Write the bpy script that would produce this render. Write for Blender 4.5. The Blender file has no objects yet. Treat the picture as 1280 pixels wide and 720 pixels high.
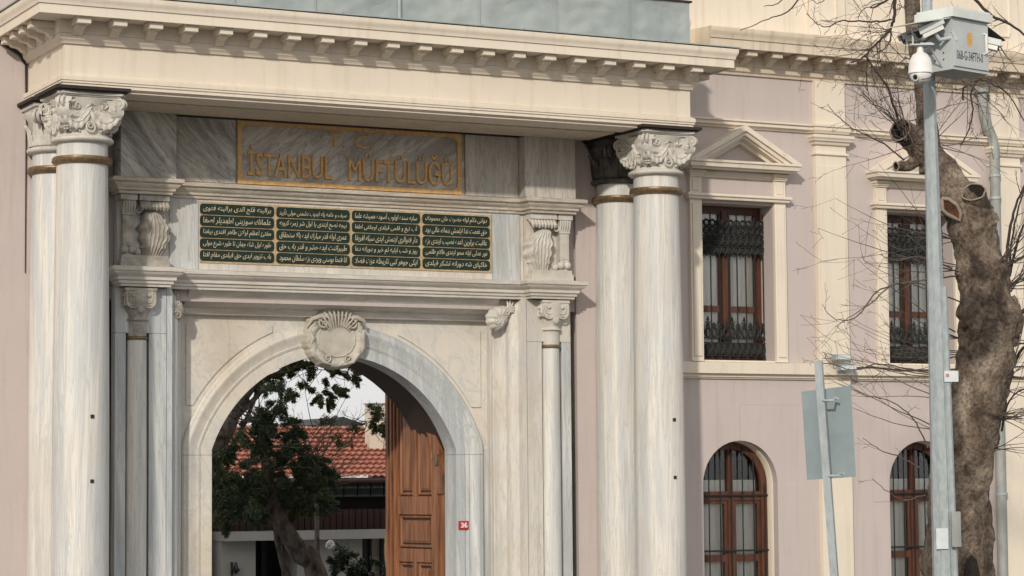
import bpy, math, random
from math import sin, cos, pi, radians, sqrt, atan2
from mathutils import Vector, Matrix, noise
rnd = random.Random(7)
S = bpy.context.scene
COL = S.collection

# ------------------------------------------------------------------ camera
YAW, PITCH, ROLL, FPX = .47073, .080616, -.0086454, 3102.3
fw = Vector((sin(YAW)*cos(PITCH), cos(YAW)*cos(PITCH), sin(PITCH)))
rt = Vector((cos(YAW), -sin(YAW), 0)); up = rt.cross(fw)
rt2 = rt*cos(ROLL)+up*sin(ROLL); up2 = up*cos(ROLL)-rt*sin(ROLL)
CAM = Vector((-16.2, -31.0, 2.4))
cd = bpy.data.cameras.new('camera'); cam = bpy.data.objects.new('camera', cd); COL.objects.link(cam)
cam.matrix_world = Matrix(((rt2.x, up2.x, -fw.x, CAM.x), (rt2.y, up2.y, -fw.y, CAM.y), (rt2.z, up2.z, -fw.z, CAM.z), (0, 0, 0, 1)))
cd.sensor_width = 36; cd.lens = FPX/1280*36; cd.clip_start = .5; cd.clip_end = 3000
S.camera = cam

def at(px, py, D):            # world point seen at a photo pixel, D metres along the view
    d = fw*FPX+rt2*(px-640)-up2*(py-360)
    return CAM+d*(D/FPX)
def atY(px, py, Y):
    d = fw*FPX+rt2*(px-640)-up2*(py-360)
    return CAM+d*((Y-CAM.y)/d.y)

# ------------------------------------------------------------------ world, sun
SUN = Vector((.80, 1.0, -.57)).normalized()
elev = math.asin(-SUN.z); azim = atan2(-SUN.x, -SUN.y)      # azimuth of the sun seen from the scene, from +Y clockwise
W = bpy.data.worlds.new('World'); S.world = W; W.use_nodes = True
nt = W.node_tree; bg = nt.nodes['Background']
sk = nt.nodes.new('ShaderNodeTexSky'); sk.sky_type = 'NISHITA'; sk.sun_disc = False
sk.sun_elevation = elev; sk.sun_rotation = azim; sk.dust_density = 4; sk.air_density = 1.0; sk.ozone_density = 1.0; sk.altitude = 50
tc = nt.nodes.new('ShaderNodeTexCoord'); mpw = nt.nodes.new('ShaderNodeMapping'); mpw.inputs['Scale'].default_value = (1, 1, 2.5); nt.links.new(tc.outputs['Generated'], mpw.inputs[0])
cn = nt.nodes.new('ShaderNodeTexNoise'); cn.inputs['Scale'].default_value = 2.2; cn.inputs['Detail'].default_value = 6; nt.links.new(mpw.outputs[0], cn.inputs['Vector'])
cr = nt.nodes.new('ShaderNodeValToRGB'); cr.color_ramp.elements[0].position = .30; cr.color_ramp.elements[0].color = (.62, .62, .62, 1); cr.color_ramp.elements[1].position = .6; nt.links.new(cn.outputs[0], cr.inputs[0])
cm = nt.nodes.new('ShaderNodeMix'); cm.data_type = 'RGBA'; nt.links.new(cr.outputs[0], cm.inputs[0]); nt.links.new(sk.outputs[0], cm.inputs[6]); cm.inputs[7].default_value = (5.7, 5.65, 5.6, 1)   # bright thin cloud over most of the sky
nt.links.new(cm.outputs[2], bg.inputs[0]); bg.inputs[1].default_value = .15
sd = bpy.data.lights.new('sun', 'SUN'); so = bpy.data.objects.new('sun', sd); COL.objects.link(so)
sd.energy = 2.7; sd.angle = radians(1.8); sd.color = (1, .91, .80)
so.rotation_euler = SUN.to_track_quat('-Z', 'Y').to_euler(); so.location = (-30, -40, 30)
S.view_settings.view_transform = 'Standard'; S.view_settings.look = 'None'
S.view_settings.exposure = -.03; S.view_settings.gamma = 1

# ------------------------------------------------------------------ materials
def nodes(name):
    m = bpy.data.materials.new(name); m.use_nodes = True
    return m, m.node_tree, m.node_tree.nodes['Principled BSDF']
def N(t, ty, **kw):
    n = t.nodes.new(ty)
    for k, v in kw.items():
        if k in n.inputs.keys(): n.inputs[k].default_value = v
        else: setattr(n, k, v)
    return n
def pos(t, scale=(1, 1, 1), rot=(0, 0, 0)):
    g = t.nodes.new('ShaderNodeNewGeometry'); mp = t.nodes.new('ShaderNodeMapping')
    mp.inputs['Scale'].default_value = scale
    src = g.outputs['Position']
    if any(rot):
        m2 = t.nodes.new('ShaderNodeMapping'); m2.inputs['Rotation'].default_value = rot
        t.links.new(src, m2.inputs['Vector']); src = m2.outputs[0]
    t.links.new(src, mp.inputs['Vector']); return mp.outputs[0]
def nz(t, vec, scale, detail=4, rough=.55, dist=0.):
    n = t.nodes.new('ShaderNodeTexNoise'); n.inputs['Scale'].default_value = scale; n.inputs['Detail'].default_value = detail
    n.inputs['Roughness'].default_value = rough; n.inputs['Distortion'].default_value = dist
    t.links.new(vec, n.inputs['Vector']); return n.outputs[0]
def ramp(t, fac, stops):
    r = t.nodes.new('ShaderNodeValToRGB'); e = r.color_ramp.elements
    while len(e) < len(stops): e.new(.5)
    for k, (p, c) in enumerate(stops):
        e[k].position = p; e[k].color = (c, c, c, 1) if isinstance(c, (int, float)) else (*c, 1)
    t.links.new(fac, r.inputs[0]); return r.outputs[0]
def mix(t, fac, a, b, mode='MIX'):
    m = t.nodes.new('ShaderNodeMix'); m.data_type = 'RGBA'; m.blend_type = mode
    for sock, v in ((m.inputs[0], fac), (m.inputs[6], a), (m.inputs[7], b)):
        if isinstance(v, (int, float)): sock.default_value = v
        elif isinstance(v, tuple): sock.default_value = (*v, 1)
        else: t.links.new(v, sock)
    return m.outputs[2]
def bump(t, b, h, strength=.3, dist=.01, bev=0.):
    n = t.nodes.new('ShaderNodeBump'); n.inputs['Strength'].default_value = strength; n.inputs['Distance'].default_value = dist
    if bev:
        bv = t.nodes.new('ShaderNodeBevel'); bv.samples = 3; bv.inputs['Radius'].default_value = bev; t.links.new(bv.outputs[0], n.inputs['Normal'])
    t.links.new(h, n.inputs['Height']); t.links.new(n.outputs[0], b.inputs['Normal'])

def paint(name, c1, c2, rough=.75, stain=(.35, .26, .17), amt=.35, grain=.25):
    m, t, b = nodes(name)
    base = mix(t, ramp(t, nz(t, pos(t), .9, 5, .6), [(.3, 0), (.7, 1)]), c1, c2)
    st = ramp(t, nz(t, pos(t, (5, 5, .35)), 1.6, 6, .62), [(.52, 0), (.78, amt)])       # rain streaks
    base = mix(t, st, base, stain)
    sp = ramp(t, nz(t, pos(t), 38, 3, .6), [(.62, 0), (.8, amt*.5)])
    base = mix(t, sp, base, stain)
    t.links.new(base, b.inputs['Base Color']); b.inputs['Roughness'].default_value = rough
    bump(t, b, nz(t, pos(t), 22, 6, .7), grain, .012, .009)
    return m
def marble(name, c1, c2, vein, scale=(3, 3, .22), rot=(0, 0, 0), f=3.0, lo=.42, hi=.62, rough=.45, warm=(.45, .33, .20), wamt=.3, vamt=1.0):
    m, t, b = nodes(name)
    v = pos(t, scale, rot)
    band = nz(t, v, f, 6, .58, .6)
    base = mix(t, ramp(t, band, [(lo, 0), (hi, 1)]), c1, c2)
    vf = ramp(t, nz(t, v, f*1.9, 8, .62, 1.2), [(.47, 0), (.5, vamt), (.515, vamt*.6), (.56, 0)])
    base = mix(t, vf, base, vein)
    w = ramp(t, nz(t, pos(t, (1, 1, .8)), .8, 6, .65), [(.48, 0), (.74, wamt)])
    base = mix(t, w, base, warm)
    dr = ramp(t, nz(t, pos(t, (9, 9, .5)), 1.3, 6, .7), [(.58, 0), (.8, wamt*.9)])
    base = mix(t, dr, base, (.13, .11, .09))
    t.links.new(base, b.inputs['Base Color']); b.inputs['Roughness'].default_value = rough
    bump(t, b, nz(t, pos(t), 14, 7, .7), .22, .012, .009)
    return m
def simple(name, c, rough=.5, metal=0., var=.25, scale=6, bs=.15, c2=None, stretch=(1, 1, 1)):
    m, t, b = nodes(name)
    d = c2 or tuple(x*(1-var) for x in c)
    base = mix(t, ramp(t, nz(t, pos(t, stretch), scale, 6, .62), [(.32, 0), (.68, 1)]), c, d)
    t.links.new(base, b.inputs['Base Color']); b.inputs['Roughness'].default_value = rough; b.inputs['Metallic'].default_value = metal
    if bs: bump(t, b, nz(t, pos(t, stretch), scale*4, 5, .65), bs, .008)
    return m
M = {}
M['cream'] = paint('cream_paint', (.745, .67, .56), (.68, .61, .505), stain=(.40, .29, .19), amt=.34)
M['cream_dirty'] = paint('cream_paint_weathered', (.68, .59, .465), (.55, .47, .365), stain=(.22, .17, .12), amt=.6, grain=.4)
M['lilac'] = paint('lilac_plaster', (.52, .455, .43), (.48, .42, .40), stain=(.34, .27, .22), amt=.42, grain=.35)
M['column'] = marble('column_marble', (.68, .66, .605), (.52, .535, .53), (.36, .37, .37), scale=(4.2, 4.2, .13), rot=(radians(1.2), radians(-1.6), 0), f=2.0, lo=.40, hi=.58, wamt=.34, vamt=.55, warm=(.56, .46, .33))
M['capital'] = simple('carved_marble', (.60, .58, .53), .65, 0, .3, 5, .35, c2=(.44, .415, .36))
M['keystone'] = simple('weathered_carved_marble', (.50, .475, .42), .7, 0, .3, 5, .35, c2=(.36, .33, .27))
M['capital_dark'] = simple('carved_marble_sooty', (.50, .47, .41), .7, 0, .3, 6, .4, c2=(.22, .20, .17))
M['warm'] = marble('warm_marble', (.62, .595, .535), (.53, .51, .47), (.44, .43, .40), scale=(2.4, 2.4, .35), rot=(0, radians(-4), 0), f=1.6, lo=.40, hi=.6, wamt=.5, vamt=.7)
M['bluish'] = marble('blue_grey_marble', (.58, .59, .58), (.42, .45, .46), (.33, .35, .35), scale=(3.2, 3.2, .2), rot=(0, radians(3), 0), f=2.0, lo=.40, hi=.58, wamt=.36, vamt=.8)
M['panel'] = marble('panel_marble', (.63, .59, .515), (.56, .54, .49), (.40, .42, .43), scale=(1.2, 1.2, .8), rot=(0, radians(25), 0), f=1.3, lo=.42, hi=.66, wamt=.42, vamt=.5)
M['attic'] = marble('grey_veined_marble', (.60, .58, .53), (.24, .235, .22), (.10, .10, .09), scale=(.5, .5, 2.6), rot=(0, radians(-48), 0), f=1.5, lo=.38, hi=.60, wamt=.25, vamt=.6)
M['attic2'] = marble('grey_veined_marble_slab', (.66, .635, .575), (.33, .315, .29), (.14, .14, .13), scale=(.5, .5, 2.4), rot=(0, radians(40), 0), f=1.4, lo=.36, hi=.60, wamt=.3, vamt=.6)
M['blackish'] = simple('near_black_marble', (.12, .11, .10), .7, 0, .3, 6, .4, c2=(.035, .032, .028))  # near-black mottled marble, used for the rear right capital only
M['attic_pale'] = marble('grey_streaked_marble', (.52, .49, .44), (.36, .34, .31), (.20, .20, .19), scale=(3.2, 3.2, .35), f=1.7, wamt=.3, vamt=.6)
M['mould'] = marble('weathered_marble_moulding', (.60, .55, .47), (.42, .38, .32), (.22, .19, .155), scale=(.7, .7, 6), f=2.0, wamt=.5, vamt=.6, rough=.6)
M['mould_clean'] = marble('pale_marble_moulding', (.66, .63, .57), (.54, .51, .46), (.36, .34, .31), scale=(.7, .7, 6), f=2.0, wamt=.3, vamt=.4, rough=.55)
M['bronze'] = simple('aged_bronze', (.27, .19, .10), .42, .55, .5, 14, .2, c2=(.12, .085, .05))
M['black_stone'] = simple('blackened_lead', (.035, .026, .020), .85, 0, .4, 12, .3)
M['lead'] = simple('lead_sheet', (.37, .41, .40), .55, .1, .25, 2.2, .5, c2=(.27, .31, .31))
M['gold'] = simple('gold_paint', (.72, .46, .19), .55, .0, .3, 16, .3, c2=(.48, .28, .11))
M['gold_pale'] = simple('pale_gold_paint', (.56, .43, .25), .5, .1, .3, 18, .2, c2=(.36, .25, .13))
M['green'] = simple('green_enamel', (.004, .026, .016), .75, 0, .4, 9, .1, c2=(.003, .011, .007))
M['script'] = simple('ivory_lettering', (.66, .58, .40), .5, 0, .2, 12, 0)
M['door'] = simple('varnished_oak', (.34, .145, .06), .5, 0, .5, 1.8, .35, c2=(.10, .038, .018), stretch=(9, 9, .7))
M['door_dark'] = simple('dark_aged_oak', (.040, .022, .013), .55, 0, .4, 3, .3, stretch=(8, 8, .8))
M['redwood'] = simple('red_brown_joinery', (.115, .042, .021), .45, 0, .5, 4, .12, c2=(.050, .020, .011), stretch=(6, 6, .8))
M['iron'] = simple('black_green_iron', (.008, .010, .0095), .7, 0, .3, 15, .2)
M['curtain'] = simple('white_net_curtain', (.90, .91, .86), .9, 0, .15, 3, .2, stretch=(14, 14, .3))
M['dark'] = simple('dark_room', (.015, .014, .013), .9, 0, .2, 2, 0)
M['galv'] = simple('galvanised_steel', (.42, .465, .475), .6, .15, .3, 26, .2, c2=(.29, .335, .35), stretch=(1, 1, .4))
M['galv_dull'] = simple('weathered_zinc', (.36, .37, .35), .65, .1, .35, 5, .2, c2=(.22, .24, .235), stretch=(1, 1, .4))
M['sign_back'] = simple('grey_aluminium', (.27, .335, .355), .6, .15, .25, 3, .1)
M['cab'] = simple('grey_cabinet_paint', (.50, .54, .54), .45, 0, .12, 4, .05)
M['cab_lid'] = simple('pale_cabinet_lid', (.66, .70, .68), .45, 0, .15, 5, .05)
M['white'] = simple('white_plastic', (.78, .77, .74), .35, 0, .08, 5, 0)
M['black'] = simple('black_plastic', (.02, .02, .02), .35, 0, .2, 5, 0)
M['red'] = simple('red_enamel', (.45, .02, .025), .35, 0, .2, 5, 0)
M['rose'] = simple('faded_red_print', (.50, .16, .17), .5, 0, .2, 20, 0)
M['orange'] = simple('orange_sticker', (.75, .42, .10), .6, 0, .3, 20, 0)
M['sticker'] = simple('pale_sticker', (.60, .66, .68), .5, 0, .15, 9, 0)
M['tile'] = simple('terracotta_tile', (.46, .20, .14), .8, 0, .5, 14, .3, c2=(.30, .12, .085))
M['plaster'] = simple('pale_render', (.42, .42, .39), .85, 0, .12, 1.5, .1)
M['plaster_warm'] = simple('cream_render', (.62, .55, .45), .85, 0, .12, 1.5, .1)
M['cladding'] = simple('brown_board', (.045, .018, .013), .6, 0, .4, 3, .1, stretch=(4, 4, .4))
M['slate'] = simple('dark_metal_panel', (.032, .038, .037), .7, .1, .3, 3, .1)
M['paving'] = simple('stone_paving', (.22, .21, .20), .85, 0, .25, 3, .4)
M['asphalt'] = simple('asphalt', (.05, .05, .05), .9, 0, .2, 30, .5)
M['needle'] = simple('evergreen_needles', (.13, .165, .075), .75, 0, .5, 2.5, 0, c2=(.040, .072, .040))
M['pine'] = simple('pine_needles', (.13, .15, .05), .75, 0, .5, 5, 0, c2=(.05, .075, .03))
M['leaf'] = simple('dark_glossy_leaf', (.03, .06, .028), .45, 0, .5, 8, 0)
M['twig'] = simple('bare_twig', (.105, .082, .066), .85, 0, .45, 7, 0)
M['dark_twig'] = simple('dark_twig', (.045, .034, .03), .85, 0, .3, 7, 0)
M['bark_dark'] = simple('rough_dark_bark', (.20, .165, .14), .9, 0, .6, 9, 1.0, c2=(.022, .018, .015), stretch=(1, 1, .5))
def glass():
    m, t, b = nodes('window_glass')
    b.inputs['Base Color'].default_value = (.8, .85, .85, 1); b.inputs['Roughness'].default_value = .03
    tr = t.nodes.new('ShaderNodeBsdfTransparent'); tr.inputs[0].default_value = (.99, .99, .985, 1)
    gl = t.nodes.new('ShaderNodeBsdfGlossy'); gl.inputs['Roughness'].default_value = .04
    fr = t.nodes.new('ShaderNodeFresnel'); fr.inputs[0].default_value = 1.5
    ms = t.nodes.new('ShaderNodeMixShader'); t.links.new(fr.outputs[0], ms.inputs[0]); t.links.new(tr.outputs[0], ms.inputs[1]); t.links.new(gl.outputs[0], ms.inputs[2])
    t.links.new(ms.outputs[0], t.nodes['Material Output'].inputs[0]); return m
M['glass'] = glass()
def bark():
    m, t, b = nodes('plane_tree_bark')
    n1 = nz(t, pos(t, (1, 1, .65)), 2.9, 8, .68, .6)
    base = ramp(t, n1, [(.34, (.040, .029, .022)), (.43, (.115, .084, .060)), (.50, (.20, .15, .11)), (.60, (.33, .265, .20)), (.74, (.46, .39, .30))])
    sp = ramp(t, nz(t, pos(t), 24, 6, .7), [(.40, .45), (.57, 1)])
    base = mix(t, 1.0, base, sp, 'MULTIPLY')
    t.links.new(base, b.inputs['Base Color']); b.inputs['Roughness'].default_value = .9
    bump(t, b, nz(t, pos(t, (1, 1, .6)), 13, 8, .74), 1.0, .05); return m
M['bark'] = bark()

# ------------------------------------------------------------------ geometry helpers
class G:
    def __init__(s): s.v = []; s.f = []
    def add(s, vs, fs):
        o = len(s.v); s.v += [tuple(p) for p in vs]; s.f += [[o+i for i in q] for q in fs]; return s
    def box(s, x0, x1, y0, y1, z0, z1):
        return s.add([(x, y, z) for z in (z0, z1) for x, y in ((x0, y0), (x1, y0), (x1, y1), (x0, y1))],
                     [(3, 2, 1, 0), (4, 5, 6, 7), (0, 1, 5, 4), (1, 2, 6, 5), (2, 3, 7, 6), (3, 0, 4, 7)])
    def obox(s, o, u, v, w, a, b, c):       # box with axes u,v,w from corner o
        o, u, v, w = (Vector(q) for q in (o, u, v, w))
        return s.add([o+u*(a*i)+v*(b*j)+w*(c*k) for k in (0, 1) for i, j in ((0, 0), (1, 0), (1, 1), (0, 1))],
                     [(3, 2, 1, 0), (4, 5, 6, 7), (0, 1, 5, 4), (1, 2, 6, 5), (2, 3, 7, 6), (3, 0, 4, 7)])
    def prism(s, poly, y0, y1):             # polygon in x,z extruded in y
        n = len(poly)
        return s.add([(x, y0, z) for x, z in poly]+[(x, y1, z) for x, z in poly],
                     [list(range(n)), list(range(2*n-1, n-1, -1))]+[(i, i+n, (i+1) % n+n, (i+1) % n) for i in range(n)])
    def lathe(s, prof, cx=0, cy=0, n=32, a0=0., a1=2*pi, sx=1., sy=1.):
        full = abs(a1-a0-2*pi) < 1e-6; k = n if full else n+1
        vs = [(cx+r*cos(a0+(a1-a0)*i/n)*sx, cy+r*sin(a0+(a1-a0)*i/n)*sy, z) for r, z in prof for i in range(k)]
        fs = [(j*k+i, j*k+(i+1) % k, (j+1)*k+(i+1) % k, (j+1)*k+i) for j in range(len(prof)-1) for i in range(n)]
        if full: fs += [list(range(k-1, -1, -1)), [(len(prof)-1)*k+i for i in range(k)]]
        return s.add(vs, fs)
    def tube(s, pts, r, n=8, cap=True):
        pts = [Vector(p) for p in pts]; m = len(pts)
        if not isinstance(r, (list, tuple)): r = [r]*m
        vs = []; ref = None
        for i, p in enumerate(pts):
            d = (pts[min(i+1, m-1)]-pts[max(i-1, 0)])
            d = d.normalized() if d.length > 1e-9 else Vector((0, 0, 1))
            if ref is None: ref = Vector((0, 0, 1)) if abs(d.z) < .9 else Vector((1, 0, 0))
            a = (ref-d*ref.dot(d)); a = a.normalized() if a.length > 1e-6 else d.orthogonal().normalized()
            ref = a; b = d.cross(a)
            vs += [p+(a*cos(2*pi*j/n)+b*sin(2*pi*j/n))*r[i] for j in range(n)]
        fs = [(i*n+j, i*n+(j+1) % n, (i+1)*n+(j+1) % n, (i+1)*n+j) for i in range(m-1) for j in range(n)]
        if cap: fs += [list(range(n-1, -1, -1)), [(m-1)*n+j for j in range(n)]]
        return s.add(vs, fs)
    def ball(s, c, r, n=8, m=6, sx=1, sy=1, sz=1):
        vs = []; 
        for j in range(m+1):
            t = pi*j/m
            for i in range(n): vs.append((c[0]+r*sx*sin(t)*cos(2*pi*i/n), c[1]+r*sy*sin(t)*sin(2*pi*i/n), c[2]+r*sz*cos(t)))
        return s.add(vs, [(j*n+i, (j+1)*n+i, (j+1)*n+(i+1) % n, j*n+(i+1) % n) for j in range(m) for i in range(n)])
    def sweep(s, prof, path, fn, closed=False, side=1):
        # profile points (o = outward from the path, h); path in a plane; fn(u, v, h) -> xyz; mitred corners
        P = [Vector(p) for p in path]; n = len(P); rows = []
        for i in range(n):
            dn = []
            for a, b in ((i-1, i), (i, i+1)):
                if closed: q = P[b % n]-P[a % n]
                elif 0 <= a and b < n: q = P[b]-P[a]
                else: continue
                dn.append(Vector((q.y, -q.x)).normalized()*side)
            m = dn[0] if len(dn) == 1 else (dn[0]+dn[1])/(1+dn[0].dot(dn[1]))
            rows.append([fn(P[i].x+m.x*o, P[i].y+m.y*o, h) for o, h in prof])
        k = len(prof); vs = [v for r_ in rows for v in r_]; seg = n if closed else n-1
        fs = [(i*k+j, i*k+j+1, ((i+1) % n)*k+j+1, ((i+1) % n)*k+j) for i in range(seg) for j in range(k-1)]
        if not closed: fs += [list(range(k)), [(n-1)*k+j for j in range(k-1, -1, -1)]]
        return s.add(vs, fs)
    def grid(s, nu, nv, fn, wrap=False):
        vs = [fn(i/nu, j/nv) for j in range(nv+1) for i in range(nu+(0 if wrap else 1))]; k = nu+(0 if wrap else 1)
        return s.add(vs, [(j*k+i, j*k+(i+1) % k, (j+1)*k+(i+1) % k, (j+1)*k+i) for j in range(nv) for i in range(nu)])
    def xf(s, mat, o=0):
        s.v = s.v[:o]+[tuple(mat @ Vector(p)) for p in s.v[o:]]; return s
XY = lambda u, v, h: (u, v, h)
XZ = lambda u, v, h: (u, -h, v)         # moulding lying on a wall that faces -y

def mesh(name, g, mat, smooth=38, recalc=True):
    me = bpy.data.meshes.new(name); me.from_pydata(g.v, [], g.f)
    if recalc or smooth:
        import bmesh
        bm = bmesh.new(); bm.from_mesh(me)
        if recalc: bmesh.ops.recalc_face_normals(bm, faces=bm.faces)
        if smooth:
            lim = radians(smooth)
            for f in bm.faces: f.smooth = True
            for e in bm.edges:
                if len(e.link_faces) != 2 or e.calc_face_angle(0) > lim: e.smooth = False
        bm.to_mesh(me); bm.free()
    me.materials.append(M[mat] if isinstance(mat, str) else mat)
    return me
def link(name, data, parent=None):
    o = bpy.data.objects.new(name, data); COL.objects.link(o)
    if parent: o.parent = parent
    return o
def root_of(o):
    while o.parent: o = o.parent
    return o
def obj(name, g, mat, parent=None, smooth=38, loc=None, recalc=True):
    # geometry given in world coordinates unless loc is given (then local to the top thing)
    if parent is not None and loc is None:
        b = wloc(parent)
        g.v = [(x-b.x, y-b.y, z-b.z) for x, y, z in g.v]
    o = link(name, mesh(name, g, mat, smooth, recalc), parent)
    if loc is not None: o.location = Vector(loc)-(wloc(parent) if parent else Vector())
    return o
def wloc(o):
    p = Vector()
    while o: p += o.location; o = o.parent
    return p
def thing(name, loc, label, cat, group=None):
    o = link(name, None); o.location = loc; return tag(o, label, cat, group)
def tag(o, label=None, cat=None, group=None, kind=None):
    if label: o['label'] = label
    if cat: o['category'] = cat
    if group: o['group'] = group
    if kind: o['kind'] = kind
    return o
def text(s, size, depth=.004, sx=1., bold=0., shear=0., res=2, align='CENTER'):
    c = bpy.data.curves.new('lettering', 'FONT'); c.body = s; c.size = size; c.extrude = depth; c.bevel_depth = bold; c.bevel_resolution = 0; c.shear = shear
    c.resolution_u = res; c.align_x = align; c.align_y = 'CENTER'
    o = bpy.data.objects.new('lettering', c); COL.objects.link(o); bpy.context.view_layer.update()
    me = bpy.data.meshes.new_from_object(o.evaluated_get(bpy.context.evaluated_depsgraph_get()))
    g = G(); g.add([(v.co.x*sx, v.co.y, v.co.z) for v in me.vertices], [list(p.vertices) for p in me.polygons])
    bpy.data.objects.remove(o); bpy.data.curves.remove(c); bpy.data.meshes.remove(me)
    return g
def width(g): xs = [p[0] for p in g.v]; return min(xs), max(xs)
def place_text(g, x0, x1, z0, z1, y):      # stretch flat text into a rectangle on a wall facing -y
    xs = [p[0] for p in g.v]; ys = [p[1] for p in g.v]
    ax, bx, ay, by = min(xs), max(xs), min(ys), max(ys)
    g.v = [(x0+(p[0]-ax)/(bx-ax)*(x1-x0), y-p[2], z0+(p[1]-ay)/(by-ay)*(z1-z0)) for p in g.v]
    return g

# ------------------------------------------------------------------ ground
g = G()
def gz(x, y): return 0 if y < 2.2 else -2.2*min(1, (y-2.2)/8)
xs = [-900, -200, -60, -20, -10, -6, -2, 2, 8, 20, 60, 200, 900]; ys = [-900, -200, -60, -30, -12, -4, 0, 2.2, 4, 6, 8, 10.2, 20, 60, 200, 900]
g.add([(x, y, gz(x, y)-.15) for y in ys for x in xs], [(j*13+i, j*13+i+1, (j+1)*13+i+1, (j+1)*13+i) for j in range(len(ys)-1) for i in range(12)])
tag(obj('ground', g, 'paving', smooth=0), kind='structure')
g = G().box(-80, 80, -30, -6.5, -.14, -.06); tag(obj('road', g, 'asphalt', smooth=0), kind='structure')
g = G().box(-80, 80, -6.5, 0.0, -.14, .0); tag(obj('pavement', g, 'paving', smooth=0), kind='structure')

# ------------------------------------------------------------------ main building (lilac wall right and left of the portico)
mb = thing('main_building', (5, 0, 0), 'two storey lilac plaster building with cream trim behind the marble portico', 'building')
WC = [3.307, 6.60, 9.893]; OW = .63; AR = .641
g = G()
XR = 14.0; T = .42
edges = [.60]+[(WC[i]+WC[i+1])/2 for i in range(2)]+[XR]
for i, c in enumerate(WC):
    a, b = edges[i], edges[i+1]
    xl, xr, rl, rr = c-AR, c+AR, c-OW, c+OW
    g.prism([(a, 0), (xl, 0), (xl, 2.43), (a, 2.43)], 0, T); g.prism([(xr, 0), (b, 0), (b, 2.43), (xr, 2.43)], 0, T)
    arc = [(c+AR*cos(pi-pi*k/20), 2.43+AR*sin(pi-pi*k/20)) for k in range(21)]
    g.prism([(a, 2.43)]+arc[:11]+[(c, 3.6), (a, 3.6)], 0, T); g.prism([(c, 3.6)]+arc[10:]+[(b, 2.43), (b, 3.6)], 0, T)
    g.prism([(a, 3.6), (b, 3.6), (b, 4.23), (a, 4.23)], 0, T)
    g.prism([(a, 4.23), (rl, 4.23), (rl, 6.56), (a, 6.56)], 0, T); g.prism([(rr, 4.23), (b, 4.23), (b, 6.56), (rr, 6.56)], 0, T)
    g.prism([(a, 6.56), (b, 6.56), (b, 8.75), (a, 8.75)], 0, T)
    g.prism([(xl, 0), (xr, 0), (xr, .7), (xl, .7)], 0, T)
obj('wall', g, 'lilac', mb, smooth=30)
g = G().box(-16, -6.3, 0, T, 0, 9.0); obj('wall', g, 'lilac', mb)
g = G().box(-6.3, .60, .05, T, 4.9, 9.0)      # above the gateway
obj('wall', g, 'lilac', mb)
g = G().box(2.0, XR, 1.5, 8, 0, 10.5); g.box(-16, -6.3, .43, 2.0, 0, 9); g.box(XR-.4, XR, .43, 1.5, 0, 10.5); g.box(.6, 2.0, .43, 2.0, 0, 9.0)
obj('rear_wall', g, 'lilac', mb)
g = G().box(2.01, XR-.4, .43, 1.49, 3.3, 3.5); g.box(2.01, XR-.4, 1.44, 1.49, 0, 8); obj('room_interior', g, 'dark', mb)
# attic storey above the main cornice
g = G().box(-16, XR, .02, .5, 8.74, 12.2); obj('attic_wall', g, 'cream', mb)
for c in (4.953, 8.25):
    for k, wd in enumerate((.30,)):
        g = G().box(c-wd-.03, c+wd+.03, -.05, .03, 9.15, 12.2); obj('attic_pilaster', g, 'cream', mb)
        pth = [(c-.13, 9.42), (c-.17, 9.5), (c-.17, 11.8), (c+.17, 11.8), (c+.17, 9.5), (c+.13, 9.42)]
        g = G().sweep([(0, .05), (.005, .075), (.03, .075), (.035, .05)], pth, XZ, closed=True); obj('panel_moulding', g, 'cream', mb)
# main cornice
def cornice_profile(z0, z1, ov):
    h = z1-z0
    return [(0, z0), (.03, z0), (.04, z0+.03*h/.55), (.07, z0+.05), (.085, z0+.10), (.085, z0+.12), (.095, z0+.12), (.095, z0+.29*h/.55),
            (ov-.08, z0+.295*h/.55), (ov-.08, z0+.28*h/.55), (ov-.05, z0+.28*h/.55), (ov-.05, z0+.405*h/.55), (ov-.035, z0+.40*h/.55), (ov-.03, z0+.43*h/.55),
            (ov-.02, z0+.455*h/.55), (ov-.005, z0+.48*h/.55), (ov, z0+.50*h/.55), (ov, z1-.01), (ov-.01, z1), (0, z1+.03)]
g = G().sweep(cornice_profile(8.49, 9.10, .50), [(2.62, -.002), (XR, -.002)], XY); obj('cornice', g, 'cream_dirty', mb)
g = G().sweep(cornice_profile(8.49, 9.13, .62), [(1.60, -.03), (2.18, -.03)], XY); obj('cornice', g, 'cream_dirty', mb)
g = G().box(2.18, 2.62, -.03, .02, 8.49, 9.12); obj('cornice_block', g, 'cream_dirty', mb)

def modillion():
    g = G(); w = .085
    g.box(-w, w, -.30, 0, .118, .185)
    g.box(-w-.010, w+.010, -.312, 0, .185, .20)
    # S-shaped bracket under the plate
    pr = [(0, .015), (-.03, .02), (-.055, .03), (-.075, .05), (-.10, .07), (-.13, .078), (-.165, .08), (-.19, .09), (-.205, .105), (-.21, .119), (0, .119)]
    n = len(pr); o = .056
    g.add([(-o, y, z) for y, z in pr]+[(o, y, z) for y, z in pr], [list(range(n)), list(range(2*n-1, n-1, -1))]+[(i, (i+1) % n, (i+1) % n+n, i+n) for i in range(n)])
    return g
mod_mesh = mesh('modillion', modillion(), 'cream')
mod_mesh_d = mod_mesh.copy(); mod_mesh_d.materials[0] = M['cream_dirty']
def put_mod(parent, x, y, z, rot=0., me=None, s=1.):
    o = link('modillion', me or mod_mesh, parent); o.location = Vector((x, y, z))-wloc(parent); o.rotation_euler = (0, 0, rot); o.scale = (1, s, 1)
    return o
for k in range(24): put_mod(mb, 2.95+.44*k, -.09, 8.605, 0, mod_mesh_d, 1.0)
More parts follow.
